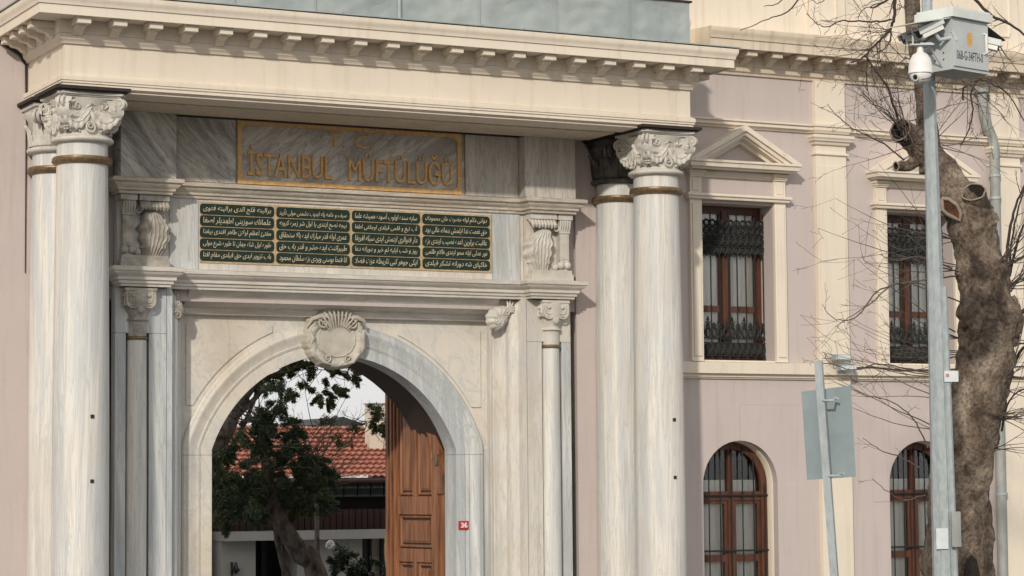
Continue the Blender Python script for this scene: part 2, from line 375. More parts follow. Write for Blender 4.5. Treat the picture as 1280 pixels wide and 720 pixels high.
# upper string course, sill course, pilasters
g = G().sweep([(0, 7.69), (.03, 7.69), (.05, 7.72), (.09, 7.73), (.09, 7.78), (.12, 7.785), (.12, 7.81), (0, 7.83)], [(1.58, 0), (XR, 0)], XY); obj('string_course', g, 'cream', mb)
g = G().sweep([(0, 3.975), (.03, 3.975), (.045, 4.0), (.06, 4.0), (.06, 4.045), (.12, 4.05), (.125, 4.21), (0, 4.225)], [(1.62, 0), (XR, 0)], XY); obj('sill_course', g, 'cream', mb)
for c in (4.953, 8.25):
    g = G().box(c-.275, c+.275, -.08, 0, 0, 3.974); obj('pilaster', g, 'cream', mb)
    g = G().box(c-.275, c+.275, -.08, 0, 4.226, 7.40); g.box(c-.235, c+.235, -.092, -.08, 4.3, 7.2); g.box(c-.275, c+.275, -.078, 0, 7.40, 7.69); obj('pilaster', g, 'cream', mb)
    g = G().box(c-.272, c+.272, -.08, 0, 7.832, 8.489); obj('pilaster', g, 'cream', mb)
    g = G().sweep([(0, 7.36), (.025, 7.365), (.03, 7.385), (.025, 7.40), (0, 7.40)], [(c-.276, 0), (c-.276, -.081), (c+.276, -.081), (c+.276, 0)], XY); obj('pilaster_band', g, 'cream', mb)
    g = G().sweep([(0, 7.51), (.03, 7.52), (.045, 7.56), (.07, 7.57), (.075, 7.60), (.095, 7.62), (.095, 7.66), (0, 7.68)], [(c-.276, 0), (c-.276, -.081), (c+.276, -.081), (c+.276, 0)], XY); obj('pilaster_capital', g, 'cream', mb)
    g = G().sweep([(0, 7.69), (.03, 7.69), (.05, 7.72), (.06, 7.73), (.06, 7.78), (.08, 7.785), (.08, 7.815), (0, 7.832)], [(c-.276, 0), (c-.276, -.081), (c+.276, -.081), (c+.276, 0)], XY); obj('string_course_break', g, 'cream', mb)

# upper pedimented windows
def upper_window(c):
    fr = mb
    for s_ in (-1, 1):
        F = G(); xa, xb = sorted((c+s_*(OW), c+s_*(OW+.20)))
        F.box(xa, xb, -.06, .0, 4.226, 6.60); F.box(xa+.035, xb-.035, -.075, -.06, 4.3, 6.54)
        F.box(xa, xb, -.06, .0, 6.70, 6.93); F.box(xa+.04, xb-.04, -.07, -.06, 6.73, 6.90)
        for k, (e, z0, z1) in enumerate(((.015, 6.93, 6.955), (.035, 6.955, 6.985), (.06, 6.985, 7.03))):
            F.box(xa-e*.6, xb+e*.6, -.07-e, .0, z0, z1)
        obj('window_jamb', F, 'cream', mb)
    F = G().sweep([(0, 6.60), (.04, 6.605), (.05, 6.63), (.05, 6.645), (.075, 6.65), (.075, 6.69), (0, 6.70)], [(c-OW-.20, 0), (c-OW-.20, -.061), (c+OW+.20, -.061), (c+OW+.20, 0)], XY); obj('lintel_moulding', F, 'cream', fr)
    F = G().box(c-OW+.001, c+OW-.001, -.012, .0, 6.702, 6.93); obj('lintel_panel', F, 'lilac', fr)
    F = G().sweep([(0, 6.93), (.02, 6.935), (.025, 6.97), (.05, 6.98), (.06, 7.03), (0, 7.03)], [(c-OW+.002, -.0), (c+OW-.002, -.0)], XY); obj('lintel_moulding', F, 'cream', fr)
    hw = .84
    F = G().sweep([(0, 7.031), (.05, 7.035), (.06, 7.06), (.10, 7.065), (.105, 7.10), (.11, 7.12), (.13, 7.13), (.13, 7.165), (0, 7.18)], [(c-hw, 0), (c-hw, -.18), (c+hw, -.18), (c+hw, 0)], XY); obj('pediment_cornice', F, 'cream', fr)
    # raking cornices, tympanum
    zt, zb, w2 = 7.70, 7.165, hw+.13
    def rake(t, y0, y1, z_off):
        k = (zt-zb)/w2; L = t*sqrt(1+k*k)
        return F.prism([(c-w2+z_off*0, zb+z_off), (c, zt+z_off), (c+w2, zb+z_off), (c+w2-L/k if False else c+w2-t/k*sqrt(1+k*k)*1.0, zb+z_off), (c, zt+z_off-L), (c-w2+t/k*sqrt(1+k*k), zb+z_off)], y0, y1)
    F = G(); rake(.075, -.31, 0, 0.0); rake(.12, -.27, 0, -.012); rake(.145, -.23, -.0, -.02)
    obj('pediment_rake', F, 'cream', fr)
    F = G().prism([(c-w2+.30, 7.17), (c, zt-.14), (c+w2-.30, 7.17)], -.05, 0); obj('tympanum', F, 'lilac', fr)
    F = G(); rake(.195, -.13, 0, -.03); obj('pediment_rake', F, 'cream', fr)
    # wooden window set back in the reveal
    y = .335; x0, x1, z0, z1 = c-OW, c+OW, 4.23, 6.56
    F = G(); F.box(x0, x0+.07, y, y+.08, z0, z1); F.box(x1-.07, x1, y, y+.08, z0, z1); F.box(x0+.07, x1-.07, y, y+.08, z1-.07, z1); F.box(x0+.07, x1-.07, y, y+.08, z0, z0+.08)
    F.box(c-.055, c+.055, y-.015, y+.07, z0+.08, z1-.07); F.box(x0+.07, x1-.07, y+.005, y+.07, 5.90, 5.98)
    w = obj('window', F, 'redwood', mb)
    for s_ in (-1, 1):
        a, b = sorted((c+s_*.055, c+s_*(OW-.07)))
        for (za, zb_) in ((z0+.08, 5.03), (5.03, 5.90), (5.98, z1-.07)):
            F = G(); e = .045
            F.box(a, a+e, y+.015, y+.06, za, zb_); F.box(b-e, b, y+.015, y+.06, za, zb_); F.box(a+e, b-e, y+.015, y+.06, za, za+e); F.box(a+e, b-e, y+.015, y+.06, zb_-e, zb_)
            obj('sash', F, 'redwood', w)
            F = G().box(a+e, b-e, y+.035, y+.04, za+e, zb_-e); obj('pane', F, 'glass', w)
        def cu(u, v, a=a, b=b): return (a+(b-a)*u, y+.075+.018*sin(u*(22+3*sin(c*3+s_))+v*2+c*5+s_)+.01*sin(u*61+c)+.01*noise.noise(Vector((u*4, v*3, c))), z0+.06+(z1-.12-z0)*v)
        obj('curtain', G().grid(40, 6, cu), 'curtain', w, smooth=60)
    # iron grille
    gy = .25; F = G()
    nb = 8
    for k in range(nb+1):
        F = G(); x = x0+.02+(2*OW-.04)*k/nb
        F.tube([(x, gy, z0+.03), (x, gy, z1-.16)], .011, 6)
        for zz in (z1-.28, z1-.22): F.ball((x, gy, zz), .022, 6, 5)
        F.tube([(x, gy, z1-.16), (x, gy, z1-.08)], [.014, .001], 6)
        F.ball((x, gy, z0+.06), .026, 6, 5); obj('grille_bar', F, 'iron', w, smooth=50)
    F = G()
    for zz in (z0+.10, z0+.29, z0+.36, 6.25, 6.12, 5.95): F.box(x0, x1, gy-.012, gy+.012, zz-.008, zz+.008)
    def ring(cx_, cz_, rx, rz, r=.007, n=12, a0=0, a1=2*pi): r = max(r, .017); F.tube([(cx_+rx*cos(a0+(a1-a0)*q/n), gy, cz_+rz*sin(a0+(a1-a0)*q/n)) for q in range(n+1)], r, 4)
    W_ = 2*OW; st = W_/12
    for k in range(12):
        x = x0+st*(k+.5)
        ring(x, z0+.195, st*.46, .085, .0125); ring(x, z0+.195, st*.22, .045, .0125)
        for s_ in (-1, 1):
            F.tube([(x, gy, z0+.12), (x+s_*st*.45, gy, z0+.195), (x, gy, z0+.275)], .010, 4)
        ring(x, z0+.44, st*.36, .07, .0125); ring(x, z0+.54, st*.18, .035, .0125)
        ring(x, 6.185, st*.42, .05, .0125); ring(x, 6.03, st*.44, .065, .0125); ring(x, 6.03, st*.2, .03, .0125)
        ring(x, 6.30, st*.42, .045, .015); ring(x, 6.085, st*.3, .03); F.ball((x, gy, 6.03), .022, 6, 4); F.ball((x, gy, 6.185), .02, 6, 4); F.ball((x, gy, z0+.195), .02, 6, 4)
        ring(x, 5.94, st*.45, .10, .009, 10, pi, 2*pi); F.ball((x, gy, 5.82), .018, 6, 4); ring(x, 5.88, st*.2, .04, .007)
        if k % 2 == 0:
            F.tube([(x, gy, z0+.50), (x, gy, z0+.60), (x, gy, z0+.63), (x, gy, z0+.70)], [.008, .01, .026, .001], 6)
            F.tube([(x-.045, gy, z0+.60), (x, gy, z0+.575), (x+.045, gy, z0+.60)], .009, 5)
        else:
            F.tube([(x, gy, z0+.48), (x, gy, z0+.56), (x, gy, z0+.61)], [.008, .018, .001], 6)
    tag(obj('grille_ornament', F, 'iron', w, smooth=50), kind='stuff')
    F = G().box(x0, x1, -.002, .30, z0-.005, z0+.02); obj('sill', F, 'cream', w)
for c in WC: upper_window(c)

# lower arched windows
def arch_pts(c, z, r, n=20): return [(c+r*cos(pi-pi*k/n), z+r*sin(pi-pi*k/n)) for k in range(n+1)]
def lower_window(c):
    y = .33; zs = 2.43; r = AR-.05
    F = G().sweep([(-.07, -y), (-.07, -y+.06), (0.045, -y+.06), (0.045, -y)], [(c-r, .7)]+arch_pts(c, zs, r)+[(c+r, .7)], XZ, side=-1)
    F.box(c-r+.07, c+r-.07, y-.05, y+.05, 2.20, 2.33); F.box(c-.05, c+.05, y-.055, y+.04, .7, 2.20); F.box(c-.04, c+.04, y-.05, y+.04, 2.33, zs+r-.06)
    w = obj('window', F, 'redwood', mb)
    for s_ in (-1, 1):
        a, b = sorted((c+s_*.05, c+s_*(r-.07)))
        for za, zb_ in ((.7, 1.35), (1.35, 2.20)):
            F = G(); e = .05
            F.box(a, a+e, y-.03, y+.03, za, zb_); F.box(b-e, b, y-.03, y+.03, za, zb_); F.box(a+e, b-e, y-.03, y+.03, za, za+e); F.box(a+e, b-e, y-.03, y+.03, zb_-e, zb_)
            obj('sash', F, 'redwood', w)
            obj('pane', G().box(a+e, b-e, y-.005, y+.002, za+e, zb_-e), 'glass', w)
        def cu(u, v, a=a, b=b): return (a+(b-a)*u, y+.06+.015*sin(u*(19+4*sin(c*2+s_))+v*3+c*7), .7+1.50*v)
        obj('curtain', G().grid(40, 6, cu), 'curtain', w, smooth=60)
    q = [(x, z) for x, z in arch_pts(c, zs, r-.06) if z > 2.33]
    obj('pane', G().prism([(c-r+.06, 2.33)]+q+[(c+r-.06, 2.33)], y-.004, y+.002), 'glass', w)
    def cu2(u, v): return (c-r+.08+(2*r-.16)*u, y+.09+.012*sin(u*60), 2.31+.19*v)
    obj('half_curtain', G().grid(60, 2, cu2), 'curtain', w, smooth=60)
    gy = .26
    for k in range(7):
        F = G()
        x = c-AR+.06+(2*AR-.12)*k/6; dx = (x-c)/AR; top = zs+AR*sqrt(max(0, 1-dx*dx))-.10 if 0 < k < 6 else 2.42
        top = max(top-.03*(k % 2), 2.42)
        F.tube([(x, gy, .7), (x, gy, top-.10)], .011, 6)
        F.tube([(x, gy, top-.12), (x, gy, top-.07), (x, gy, top-.05), (x, gy, top+.05)], [.008, .022, .020, .001], 6); obj('grille_bar', F, 'iron', w, smooth=50)
    for zz in (1.46, 2.27): obj('grille_rail', G().box(c-AR, c+AR, gy-.016, gy+.016, zz-.012, zz+.012), 'iron', w)
    F = G().box(c-AR, c+AR, -.05, .28, .64, .70); obj('sill', F, 'cream', w)
    # cream painted reveal band round the opening
    F = G().sweep([(-.012, -.28), (-.012, -.14), (0.002, -.12), (0.002, -.28)], [(c-AR, .7)]+arch_pts(c, zs, AR)+[(c+AR, .7)], XZ, side=-1); obj('reveal_band', F, 'cream', w)
for c in WC: lower_window(c)

# ------------------------------------------------------------------ portico
XL, XRt, YF = -7.393, 1.561, -1.618
XC = (XL+XRt)/2
po = thing('portico', (XC, YF, 0), 'projecting cream entablature carried by paired marble columns over the gateway', 'portico')
PP = [(XL, 0), (XL, YF), (XRt, YF), (XRt, 0)]
g = G().box(XL, XRt, YF, 0, 7.36, 8.30); obj('entablature', g, 'cream', po)
g = G().sweep([(0, 7.375), (.03, 7.375), (.03, 7.415), (.045, 7.42), (.045, 7.445), (.055, 7.45), (.055, 7.50), (.02, 7.525), (0, 7.53)], PP, XY); obj('architrave_moulding', g, 'cream', po)
# soffit boards of the ceiling
g = G().box(XL+.9, XRt-.9, YF+.55, -.30, 7.325, 7.36); obj('ceiling_panel', g, 'cream_dirty', po)
g = G().box(XL+.02, XRt-.02, YF+.02, YF+.50, 7.335, 7.36); obj('ceiling_border', g, 'cream', po)
g = G().sweep(cornice_profile(7.905, 8.445, .50), PP, XY); obj('cornice', g, 'cream', po)
for k in range(20): put_mod(po, -7.26+(8.72)*k/19, YF-.09, 7.985, 0)
for k in range(4): put_mod(po, XL-.09, -1.42+.40*k, 7.985, -pi/2)
for k in range(4): put_mod(po, XRt+.09, -1.42+.40*k, 7.985, pi/2)
# lead flashing on the cornice and lead clad parapet
OV = .505
g = G().sweep([(0, 8.56), (OV-.02, 8.475), (OV+.012, 8.468), (OV+.012, 8.455), (0, 8.45)], PP, XY); obj('lead_flashing', g, 'lead', po)
def lead_sheet(xa, xb, za, zb, Y, seed):
    def f(u, v):
        w = .022*noise.noise(Vector((u*2.2+seed*3.1, v*2.0, seed)))+.012*noise.noise(Vector((u*6, v*5, seed+9)))
        e = min(1, 6*min(u, 1-u))*min(1, 8*min(v, 1-v)+.2)
        return (xa+(xb-xa)*u, Y-.012+w*e*1.6, za+(zb-za)*v)
    return G().grid(22, 14, f)
xs = [XL]+[atY(p, 15, YF).x for p in (195, 292, 393, 498, 598, 695, 786)]+[XRt+.01]
for i in range(len(xs)-1): obj('lead_sheet', lead_sheet(xs[i]+.008, xs[i+1]-.008, 8.52, 9.14, YF, i), 'lead', po, smooth=60)
for x in xs[1:-1]:
    g = G().box(x-.008, x+.008, YF-.035, YF+.01, 8.53, 9.14); obj('lead_seam', g, 'lead', po)
x = xs[4]; g = G().tube([(x, YF-.03, 8.52), (x, YF-.03, 9.14)], .03, 10); obj('lead_roll', g, 'lead', po)
g = G().box(XL, XRt, YF+.004, YF+.12, 8.50, 9.13); g.box(XL, XL+.12, YF+.12, 0, 8.50, 9.13); g.box(XRt-.12, XRt, YF+.12, 0, 8.50, 9.13)
obj('parapet', g, 'lead', po)
g = G().box(XL-.02, XRt+.035, YF-.04, YF+.16, 9.14, 9.165); obj('parapet_capping', g, 'black_stone', po)
g = G()
for i in range(0): pass
for px_, in ((185,), (430,), (604,), (656,), (833,)):
    p = atY(px_, 60, YF-.45); g.ball((p.x, YF-.44, 8.475), .018, 6, 4)
tag(obj('rivets', g, 'black_stone', po), kind='stuff')
g = G().box(XRt-.34, XRt-.22, YF, YF+.08, 9.165, 9.24); g.tube([(XRt-.17, YF, 9.165), (XRt-.15, YF, 9.24), (XRt-.12, YF, 9.26)], .012, 6); obj('parapet_bracket', g, 'black', po)
# rainwater crack strip between portico and left wall
g = G().tube([(XL-.50, -.03, 8.44), (XL-.33, -.03, 8.14), (XL-.12, -.025, 8.02), (XL-.03, -.03, 7.88), (XL-.02, -.02, 7.3), (XL-.02, -.02, 5.2)], [.03, .03, .022, .018, .010, .006], 6); obj('joint_cover', g, 'black_stone', po)

# ---- columns
def spiral(c, u, w, R, turns, r0, n=34, sgn=1):
    # scroll in the plane spanned by u (horizontal) and w (vertical)
    pts = []; rr = []
    for i in range(n+1):
        t = i/n; a = sgn*t*turns*2*pi; q = R*(1-.86*t)
        pts.append(c+u*(q*sin(a))+w*(q*cos(a))); rr.append(r0*(1-.5*t))
    return pts, rr
def big_capital(ab, g=None):
    # local frame: axis at 0,0; z 0 = top of shaft ring ; total height .78
    g = G()
    H = .70; zt = H
    g.lathe([(.300, -.02), (.355, -.015), (.382, .005), (.390, .03), (.380, .058), (.345, .075), (.332, .09), (.325, .16), (.325, .30), (.335, .42), (.36, .52), (.40, .60), (.405, .62), (.0, .62)], n=48)
    # abacus with concave sides
    A = ab
    def abacus(z0, z1, e, cut=.05):
        pts = []
        for q in range(4):
            R_ = Matrix.Rotation(q*pi/2, 2)
            for t in [i/10 for i in range(11)]:
                x = -(A+e)+cut+(2*(A+e)-2*cut)*t; d = .035*(1-(2*t-1)**2)
                pts.append(R_ @ Vector((x, -(A+e)+d)))
        n = len(pts)
        g.add([(p.x, p.y, z0) for p in pts]+[(p.x, p.y, z1) for p in pts], [list(range(n-1, -1, -1)), [n+i for i in range(n)]]+[(i, (i+1) % n, (i+1) % n+n, i+n) for i in range(n)])
    abacus(.615, .645, -.05); abacus(.645, .665, -.025); abacus(.665, .70, 0)
    Z = Vector((0, 0, 1))
    for q in range(4):
        R3 = Matrix.Rotation(q*pi/2, 3, 'Z')
        def P(x, y, z): return R3 @ Vector((x, y, z))
        # corner volutes, each with its eye, on the diagonals
        d = (R3 @ Vector((-1, -1, 0))).normalized(); tdir = (R3 @ Vector((1, -1, 0))).normalized()
        c = d*(A*1.18)+Z*.535
        for off in (-.028, .028):
            pts, rr = spiral(c+tdir*off, d, Z, .085, 2.0, .024); g.tube(pts, rr, 7)
        g.tube([c-tdir*.055, c+tdir*.055], .045, 10); g.ball(tuple(c-tdir*.055), .03, 8, 5); g.ball(tuple(c+tdir*.055), .03, 8, 5)
        g.tube([c+Z*.08, c-d*.10+Z*.06, c-d*.25+Z*.0, c-d*.30-Z*.16, c-d*.33-Z*.26], [.05, .05, .045, .035, .02], 8)
        # leaf hanging below the volute with lobes
        base = d*(A*1.08); 
        for k in range(9):
            t = k/8; z = .46-.30*t; rr_ = .045*(1-.55*t)
            for s_ in (-1, 1): g.ball(tuple(base+tdir*(s_*rr_*.8)-d*(.05*t)+Z*z), rr_, 6, 5, 1, 1, .8)
        # face: a carved curtain with swags, fringed with scallops, and a centre flower
        def zc(x): t = min(1, abs(x)/(A*.98)); return .41-.215*sin(pi*(t**.85))+.06*t**4
        def zl(x): return zc(x)-.070-.026*abs(sin(abs(x)*pi/.072))
        def relief(x, z):
            d_ = (z-zc(x))/.062; h = 0
            if abs(d_) < 1.25: h += .050*sqrt(max(0, 1-(d_/1.25)**2))*(1-.30*abs(cos(abs(x)*pi/.072)))
            d2 = (z-zc(x)-.075)/.026
            if abs(d2) < 1: h += .026*sqrt(1-d2*d2)
            q_ = sqrt((x/.105)**2+((z-.525)/.085)**2)
            if q_ < 1: h += .062*(1-q_*q_)*(.62+.38*cos(5*atan2(z-.525, x)))+(.02 if q_ < .22 else 0)
            for sg in (-1, 1):
                a_ = sqrt((x-sg*.17)**2+(z-.505)**2)
                if a_ < .075: h += .026*(1-a_/.075)+.018*cos(a_*150-sg*atan2(z-.505, x-sg*.17))
                b_ = sqrt((x-sg*.075)**2+((z-.39)*.8)**2)
                if b_ < .05: h += .034*(1-b_/.05)*(.6+.4*cos(4*atan2(z-.39, x-sg*.075)))
            return h
        def face(u, v):
            x = (2*u-1)*A*1.0; lo = zl(x); z = lo+(.615-lo)*min(1, v*1.06); y = A*.86-.050*(1-(2*u-1)**2)+relief(x, z)
            if v < .06: y = A*.80-.07+relief(x, z)*(v/.06)
            if abs(2*u-1) > .94: y -= .10*(abs(2*u-1)-.94)/.06
            return P(x, -y, z)
        g.grid(84, 34, face)
        # pendant loop under the face
        pts = [P(.055*sin(2*pi*k/16), -.335-.035*(1-abs(1-k/8)), .27-.12*(1-cos(2*pi*k/16))/2*1.3) for k in range(17)]; g.tube(pts, .014, 6)
        pts = [P(.03*sin(2*pi*k/12), -.35, .24-.06*(1-cos(2*pi*k/12))/2) for k in range(13)]; g.tube(pts, .010, 5)
        for s_ in (-1, 1): g.tube([P(s_*.12, -.32, .33), P(s_*.17, -.31, .22), P(s_*.13, -.325, .12)], [.03, .025, .012], 7)
    return g
def big_capital_scroll():
    # the rear capitals: plainer bell with acanthus leaves and round scrolls
    g = G()
    g.lathe([(.300, -.02), (.355, -.015), (.382, .005), (.390, .03), (.380, .058), (.345, .075), (.330, .09), (.322, .2), (.335, .36), (.37, .48), (.42, .58), (.42, .60), (0, .60)], n=48)
    A = .42; g.box(-A+.03, A-.03, -A+.03, A-.03, .60, .65); g.box(-A, A, -A, A, .65, .70)
    Z = Vector((0, 0, 1))
    for q in range(4):
        R3 = Matrix.Rotation(q*pi/2, 3, 'Z'); d = (R3 @ Vector((-1, -1, 0))).normalized(); tdir = (R3 @ Vector((1, -1, 0))).normalized()
        c = d*(A*1.12)+Z*.50
        for off in (-.03, .03):
            pts, rr = spiral(c+tdir*off, d, Z, .10, 2.2, .026); g.tube(pts, rr, 7)
        g.tube([c-tdir*.05, c+tdir*.05], .06, 12)
    for k in range(12):      # leaves round the bell
        a = k*2*pi/12; e = Vector((cos(a), sin(a), 0)); t_ = Vector((-sin(a), cos(a), 0)); big = k % 2 == 0
        hh = .34 if big else .46; z0 = .09
        def lf(u, v, e=e, t_=t_, hh=hh):
            w = (.085*(1-v**3)+.012)*(1+.10*sin(v*22)); out = .335+.05*v+.14*max(0, v-.7)**1.0*(1-1.2*max(0, v-.85)/.15*.4)
            x = (u-.5)*2; rid = .012*cos(x*3*pi)*(1-abs(x))+.02*(1-x*x)
            return tuple(e*(out+rid)+t_*(x*w)+Z*(z0+hh*v-.10*max(0, v-.85)))
        g.grid(10, 14, lf)
    return g
SH = [(.0, 0), (.345, 0), (.352, 1.2), (.350, 2.6), (.338, 4.2), (.322, 5.6), (.312, 6.12), (.0, 6.12)]
sh_g = G().lathe([(.352, 0), (.352, .9), (.351, 1.8), (.348, 2.7), (.342, 3.6), (.334, 4.5), (.324, 5.3), (.312, 6.20), (.309, 6.32)], n=56)
shaft_mesh = mesh('column', sh_g, 'column', 50)
cap_mesh = mesh('capital', big_capital(.43), 'capital', 50)
cap_mesh2 = mesh('capital', big_capital_scroll(), 'capital', 50); cap_mesh3 = cap_mesh2.copy(); cap_mesh3.materials[0] = M['blackish']
ring_g = G().lathe([(.31, -.04), (.345, -.035), (.372, -.012), (.378, .01), (.368, .022), (.372, .035), (.360, .055), (.31, .06)], n=56)
ring_mesh = mesh('necking_ring', ring_g, 'bronze', 50)
ab_g = G(); ab_g.box(-.445, .445, -.445, .445, 0, .02); ab_g.box(-.475, .475, -.475, .475, .02, .06)
ab_mesh = mesh('abacus_slab', ab_g, 'black_stone')
base_g = G(); base_g.box(-.5, .5, -.5, .5, 0, .32); base_g.lathe([(.48, .32), (.50, .36), (.48, .41), (.42, .43), (.41, .47), (.44, .50), (.43, .54), (.36, .56), (.352, .60)], n=48)
base_mesh = mesh('base', base_g, 'column')
CX0, CX1, CYf, CYb = -7.055, 1.195, -1.27, -.19
capb = 6.735
for (x, y, cm, lab) in ((CX0, CYf, cap_mesh, 'front left marble column with garlanded capital'), (CX1, CYf, cap_mesh, 'front right marble column with garlanded capital'),
                        (CX0, CYb, cap_mesh2, 'rear left marble column with scrolled capital'), (CX1, CYb, cap_mesh3, 'rear right marble column with near black scrolled capital')):
    c = link('column', shaft_mesh, po); c.location = Vector((x, y, .55))-wloc(po); c['label'] = lab
    for nm, me, z in (('base', base_mesh, 0), ('necking_ring', ring_mesh, 6.485), ('capital', cm, capb-.01), ('abacus_slab', ab_mesh, 7.386)):
        s_ = link(nm, me, c); s_.location = Vector((0, 0, z-.55))
        if nm == 'abacus_slab': s_.scale = (1, 1, .5) if False else (1, 1, 1); s_.location.z = 7.315-.55
        if nm == 'capital': s_.scale = (1, 1, .84)
    if y == CYf:
        # bolt heads and repair marks on the shaft
        for k, pz in enumerate((3.32, 2.53)):
            ang = atan2(-1, -.22 if x < 0 else .05)
            if x < 0: ang = atan2(-1, .16-.45)
            ang = atan2(-1, .10)
            rr_ = .347; d = Vector((cos(ang), sin(ang), 0)); p = Vector((x, y, pz))+d*rr_
            g = G().obox(p-Vector((.02, .0, .02))-d*.02, (1, 0, 0), d, (0, 0, 1), .045, .03, .045)
            o = obj('iron_bolt', g, 'black', c)

# ------------------------------------------------------------------ marble gateway
gw = thing('marble_gateway', (-2.92, .1, 0), 'weathered marble gateway with arched opening, gilded inscription and green script plaques', 'gateway')
GC = -2.92
YA, YC, YP = -.32, -.08, .40
def mir(x): return 2*GC-x
# attic slabs
def slab(name, x0, x1, z0, z1, y, mat, dep=.3, bev=.004):
    g = G().box(x0+.0025, x1-.0025, y, y+dep, z0+.001, z1-.001); return obj(name, g, mat, gw)
slab('marble_slab', -6.25, -5.49, 6.47, 7.325, -.32, 'attic', .31)
slab('marble_slab', -5.49, -4.60, 6.47, 7.325, -.13, 'attic', .12)
ins = slab('inscription_slab', -4.60, -1.20, 6.47, 7.325, -.10, 'attic2', .12)
slab('marble_slab', -1.20, -.37, 6.47, 7.325, -.13, 'attic_pale', .12)
slab('marble_slab', -.37, .44, 6.47, 7.325, -.32, 'attic_pale', .31)
# gold frame with rounded inner corners and the raised gold letters
A_ = atY(297, 150, -.13); B_ = atY(577, 243, -.13)
fx0, fx1, fz0, fz1 = A_.x, B_.x, 6.475, 7.322
g = G(); t_ = .058
g.box(fx0, fx0+t_, -.14, -.10, fz0, fz1); g.box(fx1-t_, fx1, -.14, -.10, fz0, fz1); g.box(fx0+t_, fx1-t_, -.14, -.10, fz0, fz0+t_); g.box(fx0+t_, fx1-t_, -.14, -.10, fz1-t_*.9, fz1)
for sx_, sz_ in ((0, 0), (0, 1), (1, 0), (1, 1)):
    cx_ = fx0+t_ if sx_ == 0 else fx1-t_; cz_ = fz0+t_ if sz_ == 0 else fz1-t_*.9; dx = 1 if sx_ == 0 else -1; dz = 1 if sz_ == 0 else -1; r = .10
    pts = [(cx_, cz_)]+[(cx_+dx*(r-r*sin(k*pi/12)), cz_+dz*(r-r*cos(k*pi/12))) for k in range(7)][::1]
    pts = [(cx_, cz_), (cx_+dx*r, cz_)]+[(cx_+dx*(r-r*sin(k*pi/12)), cz_+dz*(r-r*cos(k*pi/12))) for k in range(1, 6)]+[(cx_, cz_+dz*r)]
    g.prism(pts, -.139, -.10)
obj('gold_frame', g, 'gold', ins)
def letter_box(s, a, b, top, bot):
    pa = atY(a, top, -.13); pb = atY(b, bot, -.13); return pa.x, pb.x
g = text('İSTANBUL', 1, .0, 1, .012); x0, x1 = atY(310, 205, -.13).x, atY(416, 215, -.13).x; g.v = [(x, y, z) for x, y, z in g.v]
def extr_text(s, x0, x1, z0, z1, y, mat, par, bold=.02, d=.012, res=2, name='lettering'):
    g = text(s, 1, d, 1, bold, 0, res); place_text(g, x0, x1, z0, z1, y-d*.6); return obj(name, g, mat, par, smooth=0, recalc=False)
ztl, zbl = 6.94, 6.585
extr_text('İSTANBUL', x0, x1, zbl, ztl+.075, -.10, 'gold', ins, .018)
x0, x1 = atY(436, 212, -.13).x, atY(566, 222, -.13).x
extr_text('MÜFTÜLÜĞÜ', x0, x1, zbl, ztl+.075, -.10, 'gold', ins, .018)
extr_text('T.', atY(411, 175, -.13).x, atY(433, 175, -.13).x, 7.04, 7.22, -.10, 'gold', ins, .008)
extr_text('C.', atY(444, 175, -.13).x, atY(468, 175, -.13).x, 7.04, 7.22, -.10, 'gold', ins, .008)

# frieze field with plaques
slab('marble_slab', -5.50, -5.10, 5.31, 6.25, YC, 'bluish', .12)
slab('marble_slab', -5.10, -.77, 5.31, 6.25, YC+.002, 'warm', .118)
slab('marble_slab', -.77, -.33, 5.31, 6.25, YC, 'bluish', .12)
pq = G().box(-5.085+.0, -.785, YC-.012, YC+.001, 5.405, 6.215)
plq = obj('gilded_plaque_ground', pq, 'gold_pale', gw)
ISO = dict(zip('اآبپتثجچحخدذرزژسشصضطظعغفقكکگلمنوهیىيئءؤأةڭ',
  [0xFE8D, 0xFE81, 0xFE8F, 0xFB56, 0xFE95, 0xFE99, 0xFE9D, 0xFB7A, 0xFEA1, 0xFEA5, 0xFEA9, 0xFEAB, 0xFEAD, 0xFEAF, 0xFB8A, 0xFEB1, 0xFEB5, 0xFEB9, 0xFEBD, 0xFEC1, 0xFEC5, 0xFEC9, 0xFECD, 0xFED1, 0xFED5, 0xFED9, 0xFB8E, 0xFB92, 0xFEDD, 0xFEE1, 0xFEE5, 0xFEED, 0xFEE9, 0xFBFC, 0xFEEF, 0xFEF1, 0xFE89, 0xFE80, 0xFE85, 0xFE83, 0xFE93, 0xFBD3]))
NJ = set('اآدذرزژوؤأءة')
def shape(s):
    out = []
    for w in s.split(' '):
        r = []; i = 0
        ch = list(w)
        while i < len(ch):
            c = ch[i]; prev = i > 0 and ch[i-1] not in NJ and ch[i-1] != 'ء'
            if c == 'ل' and i+1 < len(ch) and ch[i+1] == 'ا':
                r.append(chr(0xFEFC if prev else 0xFEFB)); i += 2; continue
            nxt = i+1 < len(ch) and ch[i+1] != 'ء' and c not in NJ
            b = ISO.get(c)
            if b is None: i += 1; continue
            if c in NJ or c == 'ى': k = 1 if prev else 0
            else: k = 3 if prev and nxt else 2 if nxt else 1 if prev else 0
            if c == 'ء': k = 0
            if c == 'ى' and k == 1: pass
            r.append(chr(b+k)); i += 1
        out.append(''.join(reversed(r)))
    return ' '.join(reversed(out))
